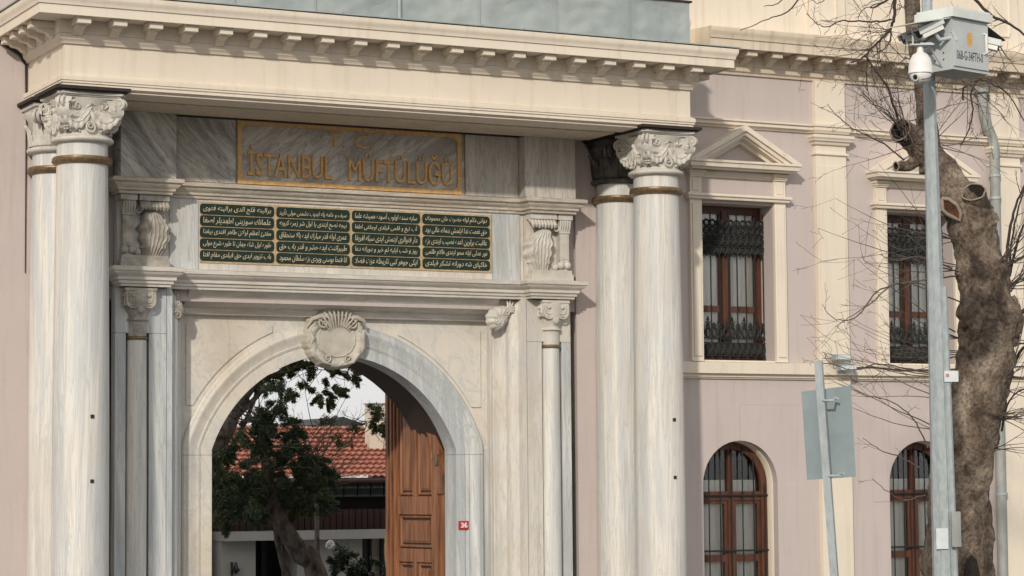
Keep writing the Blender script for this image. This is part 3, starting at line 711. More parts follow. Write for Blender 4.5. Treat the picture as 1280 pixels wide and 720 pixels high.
TX = [['برالینه قلج الدی برالینه فتوی', 'سیف و خامه یله ایدوب دشمنی مولی تأیید', 'سایه سنده اولوب آسوده همیشه علما', 'دولتی دائم اوله حضرت خان محمودك'],
      ['علمانك سوزینی اطهدیلر اصغا', 'نیجه نصح ایتدی یا اول شر زمره کروبه', 'آب تیغ و قلمی قیلدی اوجاغی اطفا', 'حق نعمت ندا ایلمش بنمك عالی بود'],
      ['مفتئ اعظم اولان طاهر افندی بیغدا', 'عمری اوله قدر مبارك ایده بالا ستحقاق', 'دار فتوالری ایتمش ایدی سیله افریقا', 'عاقبت یرلرین اعده نصیب ایتدی بزه'],
      ['طوره اول شاه جهان تا طوره شرع مولی', 'طبیراتنت ایده حشر و قدر یاب حق', 'روز و شب ایلیه لم خیر و دورانه دعا', 'نور عدلی ایله محو ایتدی ظلام ظلمی'],
      ['باب تزویر ایدی حق قیلدی مقام افتا', 'انا فتحا بوسنی ویردی بزه سلطان محمود', 'ایکی جوهر کبی تاریخله عزت فضلا', 'خاکپای شه دورانه تشکر قیلدی']]
cxs = [(249.5, 342), (345, 436.5), (439.5, 524.5), (527.5, 611.5)]
zr0, zr1 = 5.425, 6.197; rh = (zr1-zr0)/5
for r_ in range(5):
    for c_ in range(4):
        xa, xb = atY(cxs[c_][0], 300, YC).x, atY(cxs[c_][1], 300, YC).x
        zb = zr1-rh*r_-.006; za = zb-rh+.012; R_ = .042
        pts = []
        for (ox, oz, a0) in ((xb-R_, zb-R_, 0), (xa+R_, zb-R_, pi/2), (xa+R_, za+R_, pi), (xb-R_, za+R_, 3*pi/2)):
            pts += [(ox+R_*cos(a0+k*pi/8), oz+R_*sin(a0+k*pi/8)) for k in range(5)]
        p = obj('inscription_plaque', G().prism(pts, YC-.020, YC-.008), 'green', gw)
        g = text(shape(TX[r_][c_]), 1, .0, 1, .0, 0, 2)
        w0, w1 = width(g)
        zz0, zz1 = za+.022, zb-.022
        place_text(g, xa+.045, xb-.045, zz0, zz1, YC-.0225)
        for q in range(len(g.v)):
            x, y, z = g.v[q]; g.v[q] = (x+(z-za)*.12-.01, y, z)
        obj('script_lettering', g, 'script', p, smooth=0, recalc=False)

# horizontal marble cornices that break forward over the ressauts
RX = (-6.25, -5.57, mir(-5.57), mir(-6.25))
def ress_path(yr, yc, x):
    return [(x[0], 0), (x[0], yr), (x[1], yr), (x[1], yc), (x[2], yc), (x[2], yr), (x[3], yr), (x[3], 0)]
g = G().sweep([(0, 6.25), (.02, 6.25), (.025, 6.285), (.05, 6.295), (.055, 6.325), (.075, 6.34), (.10, 6.365), (.105, 6.385), (.14, 6.40), (.145, 6.44), (.13, 6.455), (0, 6.47)], ress_path(YA+.0, YC+.0, RX), XY)
obj('upper_cornice', g, 'mould', gw)
g = G().sweep([(0, 5.045), (.02, 5.045), (.025, 5.08), (.045, 5.085), (.05, 5.12), (.075, 5.13), (.08, 5.17), (.11, 5.19), (.14, 5.215), (.15, 5.235), (.165, 5.24), (.17, 5.285), (.15, 5.30), (0, 5.31)], ress_path(YA+.02, YC, (-6.22, -5.58, mir(-5.58), mir(-6.22))), XY)
obj('lower_cornice', g, 'mould_clean', gw)
# fillers behind cornices / core
g = G().box(-5.57, mir(-5.57), YC+.02, .05, 5.05, 6.47); obj('core_wall', g, 'warm', gw)

def leaf_console(x0, x1, z0, z1, yb, flip):
    g = G(); cx = (x0+x1)/2; hw = (x1-x0)/2
    def f(u, v):
        x = 2*u-1; S_ = v
        # asymmetric sweep: narrow foot, wide shoulder, tip curling to one side
        cen = flip*(-.22*hw*sin(S_*pi)+.25*hw*S_**3)
        w = hw*(.78+.40*sin(min(1, S_*1.15)*pi*.62))*(1-.60*max(0, S_-.62)/.38)
        jag = 1+.20*abs(sin(S_*12))**1.5*(S_ > .18)
        fl = .026*abs(sin((x*3.9+flip*.7*S_)*pi))**.6*(1-.2*S_)
        out = .05+.10*sin(S_*pi*.8)**.8+.05*S_**2-.10*max(0, S_-.9)/.1*.8
        edge = (1-abs(x)**6)
        return (cx+cen+x*w*jag, yb-(out-fl)*edge, z0+(z1-z0)*(S_*(1-.06*x*x)))
    g.grid(66, 44, f); return g
for s_ in (0, 1):
    # s_ 0 = left ressaut, 1 = right
    def X(x): return x if s_ == 0 else mir(x)
    def bx(g, xa, xb, *r):
        a, b = sorted((X(xa), X(xb))); return g.box(a, b, *r)
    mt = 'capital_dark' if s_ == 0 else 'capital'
    g = G(); bx(g, -6.235, -5.575, -.14, 0, 5.31, 6.25); obj('ressaut_block', g, 'bluish' if s_ == 0 else 'warm', gw)
    g = G(); bx(g, -6.235, -5.575, YA+.01, -.141, 5.311, 5.40); bx(g, -6.22, -5.59, YA+.03, -.141, 5.40, 5.455); obj('ressaut_plinth', g, mt, gw)
    g = G(); bx(g, -6.235, -6.01, -.30, -.141, 6.17, 6.249); bx(g, -5.985, -5.575, -.30, -.141, 6.17, 6.249); obj('ressaut_abacus', g, mt, gw)
    # small pilaster beside the leaf
    g = G(); bx(g, -6.19, -6.05, -.26, -.141, 5.60, 5.98); bx(g, -6.165, -6.075, -.27, -.26, 5.62, 5.96)
    bx(g, -6.205, -6.035, -.275, -.141, 5.98, 6.0)
    a, b = sorted((X(-6.21), X(-6.03)))
    for k in range(5):
        xx = a+(b-a)*(k+.5)/5; g.tube([(xx, -.265, 6.0), (xx, -.285, 6.08), (xx, -.30, 6.15), (xx, -.27, 6.165)], [.012, .018, .020, .012], 7)
    g.box(a+.01, b-.01, -.27, -.141, 6.0, 6.17)
    for k in (0, 1): 
        xx = a+.04+(b-a-.08)*k; g.ball((xx, -.24, 5.53), .058, 12, 8)
    g.tube([(a+.02, -.24, 5.585), (b-.02, -.24, 5.585)], .02, 8); g.box(a+.02, b-.02, -.24, -.141, 5.455, 5.60)
    obj('small_pilaster', g, mt, gw, smooth=45)
    a, b = sorted((X(-5.95), X(-5.60)))
    g = leaf_console(a, b, 5.455, 6.06, -.16, -1 if s_ == 0 else 1)
    obj('acanthus_leaf', g, mt, gw, smooth=80)
    g = G()
    for k in range(8):      # scalloped lip under the abacus
        xx = a-.02+(b-a+.04)*(k+.5)/8; g.tube([(xx, -.20, 6.165), (xx, -.28, 6.13), (xx, -.315, 6.08), (xx, -.30, 6.04+.01*(k % 2))], [.03, .036, .032, .012], 7)
    e = a if s_ == 0 else b
    pts, rr = spiral(Vector((X(-5.99), -.26, 6.04)), Vector((1, 0, 0)), Vector((0, 0, 1)), .045, 1.5, .016, 18, 1); g.tube(pts, rr, 6)
    g.ball((X(-5.99), -.22, 5.50), .05, 10, 6)
    tag(obj('scalloped_lip', g, mt, gw, smooth=60), kind='stuff')
    # lower pilaster, colonnette in its niche, capital
    g = G(); zt = 4.45
    bx(g, -6.26, -6.115, -.15, 0.02, 0, zt); obj('pilaster_stone', g, 'bluish', gw)
    g = G(); bx(g, -5.80, -5.56, -.15, 0.02, 0, zt); obj('pilaster_stone', g, 'bluish' if s_ == 0 else 'warm', gw)
    g = G(); bx(g, -6.26, -5.56, -.15, 0.02, zt+.003, 5.044); obj('pilaster_stone', g, 'bluish' if s_ == 0 else 'warm', gw)
    g = G(); bx(g, -6.115, -5.80, .0, .03, 0, zt); obj('niche_back', g, 'mould', gw)
    cx_ = X(-5.957)
    g = G().lathe([(.139, 0), (.139, 2.5), (.132, 4.36)], cx_, -.10, 40); col = obj('colonnette', g, 'column', gw, smooth=50)
    g = G().lathe([(.12, 4.36), (.142, 4.365), (.15, 4.385), (.142, 4.405), (.12, 4.41)], cx_, -.10, 40); obj('colonnette_ring', g, 'bronze', col)
    g = G().lathe([(.125, 4.41), (.122, 4.60), (.14, 4.605), (.155, 4.62), (.15, 4.635), (.125, 4.64), (.13, 4.68), (.165, 4.74), (.19, 4.80), (.19, 5.0)], cx_, -.12, 40)
    w_ = .215; yb = -.30
    g.box(cx_-w_, cx_+w_, yb, -.149, 4.995, 5.03); g.box(cx_-w_+.012, cx_+w_-.012, yb+.012, -.149, 4.80, 4.995)
    Zv = Vector((0, 0, 1))
    for q, (o_, u_) in enumerate(((Vector((cx_, yb+.008, 0)), Vector((1, 0, 0))), (Vector((cx_-w_+.008, (yb-.1)/2, 0)), Vector((0, 1, 0))))):
        hw = w_*.5 if q == 0 else .045
        for sg in ((-1, 1) if q == 0 else (0,)):
            c0 = o_+u_*(sg*w_*.49)
            L = .088 if q == 0 else .06
            for rad_, zz in ((L, .0), (L*.55, .02)):
                pts = [c0+u_*(rad_*cos(pi+pi*k/14))+Zv*(4.865+zz+1.05*rad_*sin(pi+pi*k/14)) for k in range(15)]
                pts = [c0-u_*rad_+Zv*4.97]+pts+[c0+u_*rad_+Zv*4.97]; g.tube(pts, .015 if zz == 0 else .010, 6)
            g.ball(tuple(c0+Zv*4.93), .028, 8, 6)
        if q == 0:
            for k in range(5):
                a_ = (k-2)*.38; g.tube([o_+Zv*4.86, o_+u_*(.05*sin(a_))+Zv*(4.86+.06*cos(a_)), o_+u_*(.085*sin(a_))+Zv*(4.86+.11*cos(a_))], [.010, .017, .006], 6)
            for k in range(3): g.ball(tuple(o_+u_*((k-1)*.022)+Zv*(4.755-.01*(k == 1))), .024, 7, 5, 1, 1, 2.2)
    obj('colonnette_capital', g, mt, gw, smooth=60)

# deep moulded frame round the arched panel
XI = -5.205; ZI = 4.74
prof = [(0, -YP-.02), (0, -.30), (.015, -.30), (.015, -.24), (.028, -.235), (.045, -.18), (.075, -.125), (.115, -.08), (.135, -.06), (.14, .0), (.155, .02), (.19, .05), (.225, .065), (.26, .085), (.27, .12), (.28, .15), (.36, .15), (.36, -.05)]
left = [(XI, 0), (XI, ZI), (mir(XI), ZI), (mir(XI), 0)]
pr = [(o, h) for o, h in prof]
def frame_seg(p0, p1, c0, c1, name, mat, pr=pr):
    g = G()
    rows = []
    for p, m in ((p0, c0), (p1, c1)): rows.append([XZ(p[0]+m[0]*o, p[1]+m[1]*o, h) for o, h in pr])
    k = len(pr); g.add(rows[0]+rows[1], [(j, j+1, k+j+1, k+j) for j in range(k-1)]+[list(range(k)), list(range(2*k-1, k-1, -1))])
    return obj(name, g, mat, gw)
prs = [(o, h) for o, h in pr]
frame_seg((XI, 0), (XI, ZI), (-1, 0), (-1, 1), 'frame_jamb', 'bluish', prs)
frame_seg((mir(XI), 0), (mir(XI), ZI), (1, 0), (1, 1), 'frame_jamb', 'warm', prs)
prt = [(0, -YP-.02), (0, -.36), (.012, -.355), (.012, -.30), (.10, -.29), (.105, -.26), (.13, -.20), (.165, -.12), (.21, -.05), (.26, -.005), (.30, .03), (.308, .06), (.308, .075), (.36, .075), (.36, -.05)]
frame_seg((XI, ZI), (mir(XI), ZI), (-.001, 1), (.001, 1), 'frame_cove', 'mould_clean', prt)
# arch panel: spandrels, archivolt, jambs
ACX, AZ0, RI, RO = -2.945, 2.335, 1.905, 2.33
ys = YP
def arc(r, a0, a1, n): return [(ACX+r*cos(a0+(a1-a0)*k/n), AZ0+r*sin(a0+(a1-a0)*k/n)) for k in range(n+1)]
aS = math.asin((2.95-AZ0)/RI)
for s_ in (0, 1):
    def X(x): return x if s_ == 0 else 2*ACX-x
    outer = [(X(x), z) for x, z in arc(RO-.03, pi/2, pi-math.asin((2.95-AZ0)/RO), 26)]
    xe = XI-.02 if s_ == 0 else mir(XI)+.02
    g = G().prism(outer+[(xe, 2.95), (xe, 4.80), (ACX, 4.80)], YP, YP+.35); obj('spandrel_panel', g, 'panel', gw)
    # sunk border on the spandrel
    xi = XI+.10 if s_ == 0 else mir(XI)-.10
    pth = [(X(x), z) for x, z in arc(RO+.06, pi/2+.40, pi-.53, 16)]
    pth = [(p0, z0) for p0, z0 in pth if z0 < 4.62 and abs(p0-xe) > .12]
    poly = pth+[(xi, pth[-1][1]), (xi, 4.62), (pth[0][0], 4.62)]
    g = G().prism(poly, YP-.018, YP+.01); obj('spandrel_field', g, 'panel', gw)
    prf = [(0, -YP-.33), (0, -YP+.035), (.14, -YP+.035), (.145, -YP+.02), (.165, -YP+.03), (.185, -YP+.045), (.20, -YP+.045), (.205, -YP+.03), (.30, -YP+.055), (.33, -YP+.075), (.355, -YP+.075), (.375, -YP+.06), (.40, -YP+.06), (.425, -YP+.04), (.425, -YP-.33)]
    path = arc(RI, pi/2, pi-aS, 40)
    path.append((path[-1][0], 2.88))
    if s_ == 1: path = [(X(x), z) for x, z in path]
    g = G().sweep(prf, path, XZ, side=1 if s_ == 0 else -1)
    # make sure offsets point outward
    obj('arch_stone', g, 'bluish' if s_ == 1 else 'panel', gw)
    j = path[-1]
    g = G().sweep(prf, [(j[0], 2.877), (j[0], 0)], XZ, side=1 if s_ == 0 else -1); obj('jamb_stone', g, 'panel' if s_ == 0 else 'bluish', gw)
    a, b = sorted((j[0]+(-.42 if s_ == 0 else .42), xe))
    g = G().box(a, b, YP, YP+.35, 0, 2.948); obj('jamb_stone', g, 'bluish', gw)
    # passage behind the arch
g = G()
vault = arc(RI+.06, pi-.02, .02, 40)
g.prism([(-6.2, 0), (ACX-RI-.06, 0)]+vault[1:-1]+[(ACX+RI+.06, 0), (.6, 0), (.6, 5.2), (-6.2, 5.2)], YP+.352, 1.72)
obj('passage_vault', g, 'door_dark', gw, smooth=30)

# keystone cartouche
kc = atY(419.5, 425, .28)
def cartouche(u, v):
    th = 2*pi*u; sx_, sz_ = .445, .40
    c_, s_ = cos(th), sin(th)
    top = max(0, s_)
    shell = max(0, 1-abs(th-pi/2)/.75)
    lob = .035*abs(sin(th*7+.4))+.02*abs(sin(th*17))
    Rn = 1+.11*shell+lob*(1-.3*shell)+.03*abs(cos(th))
    if s_ > .55: Rn += .06
    rr_ = v*Rn
    if v < .56: h = .13+.012*(v/.56)**2
    elif v < .60: h = .13+.030*sin((v-.56)/.04*pi)
    else:
        t = (v-.60)/.40
        flu = (.013*abs(sin(th*22)) if shell > .05 else .024*abs(sin(th*5.5+t*4*(1 if cos(th) > 0 else -1)))**.6)
        h = .12+.035*sin(pi*min(1, t*1.05))-.12*max(0, t-.8)/.2+flu*sin(pi*t)
    return (kc.x+c_*sx_*rr_, .36-h*.85, kc.z+.01+s_*sz_*rr_)
g = G().grid(220, 44, cartouche, wrap=True)
g.box(kc.x-.30, kc.x+.30, .30, .42, kc.z-.26, kc.z+.25)
for s_ in (-1, 1):
    pts, rr = spiral(Vector((kc.x+s_*.21, .20, kc.z+.215)), Vector((1, 0, 0)), Vector((0, 0, 1)), .075, 1.4, .02, 24, s_); g.tube(pts, rr, 7)
    pts, rr = spiral(Vector((kc.x+s_*.15, .20, kc.z-.255)), Vector((1, 0, 0)), Vector((0, 0, -1)), .05, 1.3, .016, 20, -s_); g.tube(pts, rr, 7)
    g.tube([(kc.x+s_*.44, .24, kc.z+.16), (kc.x+s_*.38, .20, kc.z+.27), (kc.x+s_*.27, .19, kc.z+.31), (kc.x+s_*.14, .20, kc.z+.30)], [.012, .03, .035, .015], 8)
    g.tube([(kc.x+s_*.40, .24, kc.z-.12), (kc.x+s_*.37, .20, kc.z+.02), (kc.x+s_*.40, .22, kc.z+.14)], [.012, .035, .012], 8)
    g.tube([(kc.x+s_*.10, .22, kc.z-.34), (kc.x+s_*.22, .20, kc.z-.30), (kc.x+s_*.33, .22, kc.z-.18)], [.012, .03, .012], 8)
for k in range(11):
    a = radians(90+(k-5)*11); g.tube([(kc.x+cos(a)*.17, .19, kc.z+.06+sin(a)*.14), (kc.x+cos(a)*.29, .165, kc.z+.10+sin(a)*.24), (kc.x+cos(a)*.36, .21, kc.z+.10+sin(a)*.32)], [.006, .012, .016], 7)
obj('keystone_cartouche', g, 'keystone', gw, smooth=70)

# small leaf brackets in the upper corners of the frame
def bracket(cx, cy, cz, ang, mat, L=.22, Wd=.13):
    def f(u, v):
        th = 2*pi*u; a = cos(th); b = sin(th)
        lob = 1+.10*abs(sin(th*6)); w = Wd*(1-.35*a)
        x = a*L*v*lob; z = b*w*v*lob
        h = .02+.10*sqrt(max(0, 1-v*v))+.022*abs(sin(th*5+v*3))*v*(1-v)*4
        ca, sa = cos(ang), sin(ang)
        return (cx+x*ca-z*sa, cy-h, cz+x*sa+z*ca)
    g = G().grid(72, 16, f, wrap=True)
    ca, sa = cos(ang), sin(ang)
    def T_(x, z, h): return (cx+x*ca-z*sa, cy-h, cz+x*sa+z*ca)
    pts, rr = spiral(Vector((0, 0, 0)), Vector((1, 0, 0)), Vector((0, 0, 1)), .06, 1.5, .016, 20); g.tube([T_(p.x-.10, p.z, .12) for p in pts], rr, 6)
    for k in range(6):
        a_ = radians((k-2.5)*30); g.tube([T_(L*.5, 0, .09), T_(L*.9+.05*cos(a_), .06*sin(a_), .09), T_(L*1.05+.10*cos(a_), .12*sin(a_), .05)], [.012, .02, .008], 6)
    g.tube([T_(-.15, .03, .08), T_(0, .07, .11), T_(.16, .03, .10)], .013, 6); g.tube([T_(-.15, -.03, .08), T_(0, -.07, .11), T_(.16, -.03, .10)], .013, 6)
    return obj('leaf_bracket', g, mat, gw, smooth=70)
p = atY(624, 396, -.02); bracket(p.x, .02, p.z, radians(38), 'capital', .20, .14)
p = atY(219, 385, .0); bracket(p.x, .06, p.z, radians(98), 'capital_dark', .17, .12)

# ------------------------------------------------------------------ door leaf
hx, hy = ACX+RI-.02, .80
ang = radians(95)
u_ = Vector((cos(ang), sin(ang), 0)); n_ = Vector((-u_.y, u_.x, 0))       # n_ points to -x side when opened
dl = thing('door', (hx, hy, 0), 'arched varnished wooden door leaf standing open inside the marble arch', 'door')
DW, DR = 1.72, 1.86
def dt(u, z, d): return tuple(Vector((hx, hy, 0))+u_*u+n_*d+Vector((0, 0, z)))
def dtop(u, R=DR, off=0): return AZ0+sqrt(max(.0, R*R-(DR-u)**2))
def dslab(name, poly, d0, d1, mat='door'):
    n = len(poly); g = G().add([dt(u, z, d0) for u, z in poly]+[dt(u, z, d1) for u, z in poly], [list(range(n)), list(range(2*n-1, n-1, -1))]+[(i, i+n, (i+1) % n+n, (i+1) % n) for i in range(n)])
    return obj(name, g, mat, dl)
us = [DW*k/24 for k in range(25)]
dslab('door_board', [(0, .02)]+[(u, dtop(u)) for u in us]+[(DW, .02)], -.03, .03)
dslab('door_stile', [(DW-.14, .02)]+[(u, dtop(u)-.0) for u in (DW-.14, DW-.07, DW)]+[(DW, .02)], .03, .055)
dslab('door_stile', [(0, .02), (0, AZ0), (.0, 2.6), (.16, 2.9), (.16, .02)], .03, .055)
def moulding(name, pts, closed=True, w=.045, h=.05, side=1):
    g = G().sweep([(-w/2, .03), (-w/2, .03+h*.6), (-w/6, .03+h), (w/6, .03+h), (w/2, .03+h*.5), (w/2, .03)], pts, lambda a, b, c: dt(a, b, c), closed=closed, side=side)
    return obj(name, g, 'door', dl)
ua, ub, uc, ud = .30, .80, .90, 1.42      # panel bays along the leaf
arcp = [(u, dtop(u, DR-.20)) for u in [.24+(DW-.24-.2)*k/20 for k in range(21)]]
arc_o = [(u, dtop(u)) for u in us if u <= DW-.1]
arc_i = [(u, dtop(u, DR-.20)) for u in [.20+(DW-.42)*k/20 for k in range(21)]]
def strip(name, outer, inner, d0, d1):
    n = min(len(outer), len(inner)); poly = outer+inner[::-1]; return dslab(name, poly, d0, d1)
strip('arched_stile', [(0, AZ0), (0, 2.6)]+[(u, dtop(u)) for u in [.02+(DW-.12)*k/20 for k in range(21)]], [(.20, AZ0)]+[(u, dtop(u, DR-.20)) for u in [.205+(DW-.42)*k/20 for k in range(21)]], .031, .088)
UA, UB, UC, UD = .33, .765, .865, 1.29
dslab('door_rail', [(UA, 2.04), (UA, 2.30), (UD, 2.30), (UD, 2.04)], .031, .082)
dslab('door_rail', [(UA, 1.36), (UA, 1.55), (UD, 1.55), (UD, 1.36)], .031, .082)
dslab('door_rail', [(UA, .05), (UA, .25), (UD, .25), (UD, .05)], .031, .082)
dslab('door_stile', [(UB, 2.301), (UB, dtop(UB, DR-.20)), (UC, dtop(UC, DR-.20)), (UC, 2.301)], .031, .080)
dslab('door_stile', [(UB, .251), (UB, 1.359), (UC, 1.359), (UC, .251)], .031, .080)
dslab('door_stile', [(.161, .051), (.161, 2.335), (.201, 2.55), (.31, 2.85), (UA-.001, 2.85), (UA-.001, .051)], .031, .079)
dslab('door_stile', [(UD+.001, .051), (UD+.001, dtop(UD, DR-.22)), (DW-.141, dtop(DW-.201, DR-.22)), (DW-.141, .051)], .031, .076)
for uu, wd in ((1.36, .03), (1.45, .05), (1.56, .035)):
    dslab('vertical_bead', [(uu, .06), (uu, dtop(uu, DR-.24)), (uu+wd, dtop(uu+wd, DR-.24)), (uu+wd, .06)], .0765, .105)
dslab('vertical_groove', [(1.505, .06), (1.505, 3.9), (1.53, 3.9), (1.53, .06)], .0765, .078, 'door_dark')
dslab('vertical_groove', [(1.40, .06), (1.40, 3.9), (1.425, 3.9), (1.425, .06)], .0765, .078, 'door_dark')
dslab('groove_backing', [(.34, .25), (.34, 2.4)]+[(u, dtop(u, DR-.2)) for u in [.36+(UD-.38)*k/12 for k in range(13)]]+[(UD-.01, .25)], .030, .034, 'door_dark')
def panel(u0, u1, z0, z1, arch=False):
    m = [u0+(u1-u0)*k/8 for k in range(9)]
    def poly(e, f):
        if arch: return [(u0+e, z0+e)]+[(min(max(u, u0+e), u1-e), min(z1, dtop(u, DR-.20)-f)) for u in m]+[(u1-e, z0+e)]
        return [(u0+e, z0+e), (u0+e, z1-e), (u1-e, z1-e), (u1-e, z0+e)]
    moulding('panel_moulding', poly(.035, .06), True, .045, .035)
    dslab('raised_panel', poly(.11, .17), .034, .066)
    dslab('raised_panel', poly(.085, .13), .034, .052)
panel(UA, UB, 2.30, 3.9, True); panel(UC, UD, 2.30, 4.0, True)
panel(UA, UD, 1.55, 2.04); panel(UA, UB, .25, 1.36); panel(UC, UD, .25, 1.36)
g = G().obox(dt(.10, 2.74, .088), u_, n_, (0, 0, 1), .09, .03, .15); obj('door_latch', g, 'bronze', dl)
g = G().tube([dt(DW+.02, 1.25, .03), dt(DW+.03, 1.5, .05), dt(DW+.03, 1.8, .03)], .02, 8); obj('door_bolt', g, 'bronze', dl)
# fixed wooden jamb lining
g = G().box(ACX+RI-.02, ACX+RI+.06, .76, .90, 0, 2.9); obj('door_frame', g, 'door', dl)

# house number plate
p = atY(580, 656.5, YP-.06)
hn = thing('house_number_plate', (p.x, YP-.045, p.z), 'small red plate with white number 36 on the marble right of the arch', 'number plate')
g = G().box(p.x-.075, p.x+.075, YP-.055, YP-.036, p.z-.06, p.z+.06); obj('plate', g, 'red', hn)
g = text('36', 1, .001, 1, .02); place_text(g, p.x-.05, p.x+.05, p.z-.038, p.z+.038, YP-.057); obj('number', g, 'white', hn, smooth=0, recalc=False)

# ------------------------------------------------------------------ fittings on the right wall
dp = thing('downpipe', (7.9, -.1, 0), 'grey zinc rainwater downpipe with a crooked neck beside the right pilaster', 'downpipe')
pts = [atY(1227, 118, -.12), atY(1230, 140, -.12), atY(1234, 158, -.12), atY(1240, 172, -.12), atY(1243, 186, -.12), atY(1247, 400, -.12), atY(1250, 720, -.12)]
pts[-1] = Vector((pts[-2].x-.02, -.12, .1))
obj('pipe', G().tube(pts, .082, 18), 'galv_dull', dp, smooth=50)
for zz in (7.2, 4.6, 2.25, 6.85):
    q = 7.98-.0
    x_ = pts[5].x+(pts[4].x-pts[5].x)*max(0, (zz-pts[5].z)/(pts[4].z-pts[5].z))
    obj('pipe_band', G().lathe([(.084, zz-.02), (.094, zz-.02), (.094, zz+.02), (.084, zz+.02)], x_, -.12, 20), 'galv', dp)
g = G().lathe([(.09, 8.48), (.12, 8.50), (.12, 8.56), (.09, 8.58)], pts[0].x, -.12, 16); obj('hopper', g, 'galv_dull', dp)
cdp = obj('wall_conduit', G().tube([(7.72, -.03, 0), (7.72, -.03, 2.9), (7.70, -.03, 3.9)], .022, 8), 'lilac')
tag(cdp, 'thin lilac painted conduit running up the wall left of the downpipe', 'conduit')
cdl = obj('wall_cable', G().tube([atY(x, y, -.14) for x, y in ((1066, 460), (1090, 459), (1130, 463), (1180, 462), (1280, 458))], .011, 6), 'black')
tag(cdl, 'thin dark cable sagging along the sill course below the right window', 'cable')
def flood(px, py, s, lab):
    p = atY(px, py, -.20)
    f = thing('floodlight', p, lab, 'floodlight', 'floodlights on the sill course')
    o = G().box(p.x-.16*s, p.x+.16*s, -.30, -.18, p.z-.045*s, p.z+.045*s); obj('lamp_housing', o, 'galv', f)
    o = G().box(p.x-.15*s, p.x+.15*s, -.308, -.301, p.z-.035*s, p.z+.035*s); obj('lens', o, 'sticker', f)
    o = G().tube([(p.x-.17*s, -.24, p.z), (p.x-.17*s, -.22, p.z-.10), (p.x+.17*s, -.22, p.z-.10), (p.x+.17*s, -.24, p.z)], .008, 6); obj('bracket', o, 'galv', f)
flood(1050, 447, .9, 'small grey floodlight, upper one of the pair above the road sign')
flood(1056, 460, .9, 'small pale floodlight, lower one of the pair above the road sign')

# ------------------------------------------------------------------ camera pole and its equipment
def pole_pt(px, py): return at(px, py, 23)
P0, P1 = pole_pt(1179.5, 720), pole_pt(1161.5, 100)
dz = (P1-P0)/(P1.z-P0.z)
def pz(z): 
    return P0+dz*(z-P0.z)
pole = thing('camera_pole', pz(0), 'tall tapered galvanised octagonal pole carrying cameras in front of the right windows', 'pole')
def rad(z): return .118-.0100*z
g = G().tube([pz(z) for z in (0, 2, 4, 6, 7.6)], [rad(z) for z in (0, 2, 4, 6, 7.6)], 8); obj('shaft', g, 'galv', pole, smooth=0)
def on_pole(z, px_off, w, h, name, mat, d=.012):
    c = pz(z)-fw*(rad(z)+.001)*1.0+rt*px_off
    g = G().obox(c-rt*(w/2)-Vector((0, 0, h/2)), rt, -Vector((fw.x, fw.y, 0)).normalized(), (0, 0, 1), w, d, h)
    return obj(name, g, mat, pole)
on_pole((pole_pt(1187, 470)).z, .11, .13, .10, 'notice_sticker', 'sticker', .006)
c = pz(pole_pt(1187, 470).z)-fw*(rad(3.4)+.01)
g = G().obox(c+rt*.06+Vector((0, 0, -.0)), rt, -fw, (0, 0, 1), .026, .006, .024); obj('sticker_mark', g, 'rose', pole)
on_pole(pole_pt(1170, 672).z, -.02, .11, .19, 'pale_sticker', 'sticker', .005)
zc0, zc1 = pole_pt(1186, 650).z-.18, pole_pt(1186, 480).z+.9
cc = [pz(z)+rt*(rad(z)*.9)-fw*.05 for z in (0.2, 2.5, zc1)]
g = G().tube(cc, .035, 8); obj('cable_duct', g, 'galv', pole)
c = pz(pole_pt(1186, 660).z)+rt*.105-fw*.085
g = G().obox(c-rt*.04-Vector((0, 0, .16)), rt, -fw, (0, 0, 1), .085, .05, .32); obj('terminal_box', g, 'galv_dull', pole)
# cabinet
D0 = 22.55
ck = at(1191, 86, D0); cu = Vector((cos(radians(14)), sin(radians(14)), 0)); cv = Vector((-cu.y, cu.x, 0)); Zv = Vector((0, 0, 1))
cb = thing('equipment_cabinet', ck, 'pale grey steel equipment cabinet with code 068-G-34FTH-0 mounted high on the pole', 'cabinet')
CW, CD, CH = .515, .37, .475
# local box: origin at near bottom corner
obj('cabinet_body', G().obox(ck, cu, cv, Zv, CW, CD, CH), 'cab', cb)
g = G().obox(ck+cu*.012-cv*.014+Zv*.03, cu, cv, Zv, CW-.024, .013, CH-.06); door_ = obj('cabinet_door', g, 'cab', cb)
g = G().obox(ck+Zv*(CH+.003)-cu*.03-cv*.04, cu, cv, Zv, CW+.06, CD+.08, .075); g.obox(ck+Zv*(CH+.078)-cu*.015-cv*.025, cu, cv, Zv, CW+.03, CD+.05, .02); obj('cabinet_lid', g, 'cab_lid', cb)
# awnings
def plate(o, a, b, th): 
    n = a.cross(b).normalized()*th
    return G().add([o, o+a, o+a+b, o+b, o+n, o+a+n, o+a+b+n, o+b+n], [(0, 1, 2, 3), (7, 6, 5, 4), (0, 4, 5, 1), (1, 5, 6, 2), (2, 6, 7, 3), (3, 7, 4, 0)])
o1 = ck+Zv*(CH+.0); obj('side_awning', plate(o1-cu*.002, -cu*.48-Zv*.10, cv*CD, .008), 'cab_lid', cb)
obj('side_awning', plate(ck+cu*(CW+.002)+Zv*(CH-.03), cu*.26-Zv*.10, cv*CD, .008), 'slate', cb)
hpt = ck+cu*(CW*.86)-cv*.03+Zv*.26
g = G().tube([hpt-Zv*.08+cv*.015, hpt-Zv*.075-cv*.012, hpt+Zv*.10-cv*.012, hpt+Zv*.105+cv*.015], .012, 8); obj('handle', g, 'white', door_)
g = text('068-G-34FTH-0', 1, .0005, .6, .0)
a0, b0 = width(g); hs = [p[1] for p in g.v]; sc = .375/(b0-a0); ys0 = min(hs); hh = max(hs)-ys0
